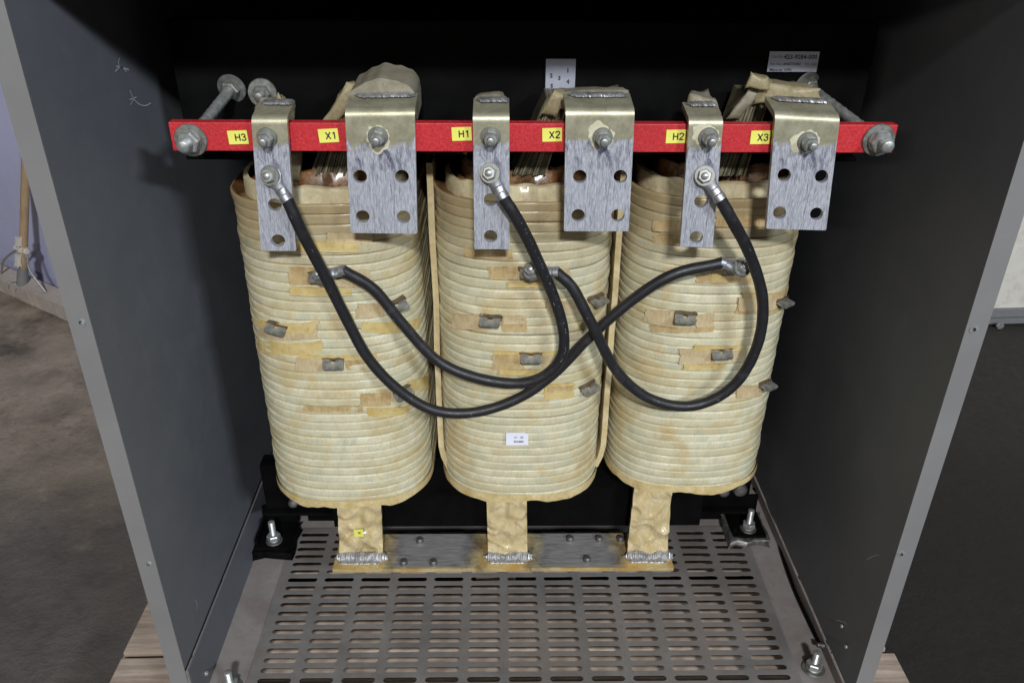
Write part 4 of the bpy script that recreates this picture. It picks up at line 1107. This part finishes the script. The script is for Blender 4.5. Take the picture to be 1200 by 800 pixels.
def L2(u, d, z): return hc + wd*u + wn*d + V((0, 0, z))
b = B(); HWd = .30
nu = 60; rows = []
for i in range(nu+1):
    u = -HWd + 2*HWd*i/nu
    j = lambda s: noise.noise(V((i*.9, s, 2)))*.004
    rows.append([b.verts.new(L2(u, -.024+j(1), .012+abs(j(5)))), b.verts.new(L2(u, -.030+j(2),   .066+j(3)*.4)), b.verts.new(L2(u, .022+j(4)*.3, .078)), b.verts.new(L2(u, .02, .012))])
for a, c in zip(rows, rows[1:]):
    for k in range(4): b.faces.new((a[k], c[k], c[(k+1) % 4], a[(k+1) % 4])).material_index = 0
b.faces.new(rows[0]); b.faces.new(rows[-1][::-1]); bmesh.ops.recalc_face_normals(b, faces=b.faces)
link('bristles', b, 'bristle', br, ang=50)
foot = L2(0, -.012, .073); topd = at(31, 205, y=1)
# handle leans back to the wall: top point where the photo shows it
d1 = ray(30, 200); k1 = None
tt = (w0 - wn*.03 - CAM).dot(wn)/d1.dot(wn); hp = CAM + d1*tt
b = B(); dirh = (hp-foot).normalized(); tube(b, [foot + dirh*s for s in (0, .2, .4, .6, .9, 1.25)], .0125, 14); hd = link('handle', b, 'handle', br)
b = B(); tube(b, [foot - dirh*.005, foot + dirh*.03, foot + dirh*.052], lambda t: .0175-.003*t, 14); link('socket', b, 'railgrey', br)
ck = foot + dirh*.115
b = B(); tube(b, [ck - dirh*.008, ck + dirh*.008], .0165, 14)
for s in (-1, 1):
    lathe(b, ck + wd*s*.016 - wn*.006, wd*s, [(.009, 0), (.010, .012), (.007, .016)], 12)
lump(b, [ck - dirh*.055 + wd*a - wn*c for a, c in ((-.012, .010), (.012, .010), (.012, .022), (-.012, .022))] + [ck - dirh*.012 + wd*a - wn*c for a, c in ((-.010, .010), (.010, .010), (.010, .022), (-.010, .022))], 0, .001, 40, 2)
lump(b, [ck + dirh*.012 + wd*a - wn*c for a, c in ((-.010, .010), (.010, .010), (.010, .022), (-.010, .022))] + [ck + dirh*.045 + wd*a - wn*c for a, c in ((-.010, .010), (.010, .010), (.010, .022), (-.010, .022))], 0, .001, 40, 2)
link('brace_clamp', b, 'creampaint', br)
for s in (-1, 1):
    b = B(); tube(b, spline([ck + wd*s*.018, L2(s*.07, -.012, .135), L2(s*.125, -.010, .074)], 6), .0035, 10); link('brace', b, 'steel', br)
b = B()
for s in (-1, 1): tube(b, spline([foot + wd*s*.014, L2(s*.02-.02, -.026, .068), L2(s*.02-.045, -.028, .045)], 6), .0019, 8)
link('socket_wire', b, 'steel', br)

# cream panel on its grey rail at the right
r0 = at(1140, 382, z=ZG+.0); r1_ = at(1215, 380, z=ZG)
rd = V((r1_.x-r0.x, r1_.y-r0.y, 0)).normalized(); rn = V((-rd.y, rd.x, 0)); rn = rn if rn.y > 0 else -rn
o0 = V((r0.x, r0.y, 0)) - rd*.35
cp = thing('panel_screen', 'cream painted panel on a grey steel rail, standing right of the cabinet', 'panel', (r0.x, r0.y, ZG))
def obox(bm, base, dx, dn, u0, u1, n0, n1, z0, z1, bev=.002):
    M4 = Matrix(((dx.x, dn.x, 0, base.x), (dx.y, dn.y, 0, base.y), (0, 0, 1, 0), (0, 0, 0, 1)))
    return box(bm, (u0, n0, z0), (u1, n1, z1), bev=bev, M4=M4)
b = B(); obox(b, o0, rd, rn, 0, 1.8, .02, .06, ZG+.045, 1.1); link('sheet', b, 'creampaint', cp, smooth=False)
b = B(); obox(b, o0, rd, rn, -.01, 1.82, -.0, .08, ZG+.004, ZG+.022); obox(b, o0, rd, rn, -.01, 1.82, .010, .078, ZG+.0225, ZG+.05); link('bottom_rail', b, 'railgrey', cp, smooth=False)
q = at(1171, 381, z=ZG+.012); b = B(); hexa(b, q, -rn, .012, .008); link('rail_bolt', b, 'steel', cp)

# ================================================================== light
w = bpy.data.worlds.new('World'); bpy.context.scene.world = w; w.use_nodes = True
w.node_tree.nodes['Background'].inputs[0].default_value = (.9, .95, 1.1, 1); w.node_tree.nodes['Background'].inputs[1].default_value = .03
def area(name, loc, target, sx, sy, power, col):
    l = bpy.data.lights.new(name, 'AREA'); l.shape = 'RECTANGLE'; l.size = sx; l.size_y = sy; l.energy = power; l.color = col
    o = bpy.data.objects.new(name, l); C.objects.link(o); o.location = loc
    o.rotation_euler = (V(target)-V(loc)).to_track_quat('-Z', 'Y').to_euler(); return o
# a long strip of high windows behind the photographer, and a second lower row to the left
area('window_light', (.30, -4.0, 3.8), (0, 1, .4), .55, .28, 300, (.97, .985, 1.0))
area('window_light', (3.1, -3.2, 3.25), (0, 1, .4), .9, .24, 145, (.80, .90, 1.0))
area('window_light', (-2.0, -3.4, 2.28), (0, 1, .4), 1.2, .25, 27, (1.0, .92, .78))

vs_ = bpy.context.scene.view_settings
vs_.view_transform = 'Standard'; vs_.look = 'None'; vs_.exposure = 0; vs_.gamma = 1; vs_.use_curve_mapping = False
bpy.context.scene.cycles.max_bounces = 6
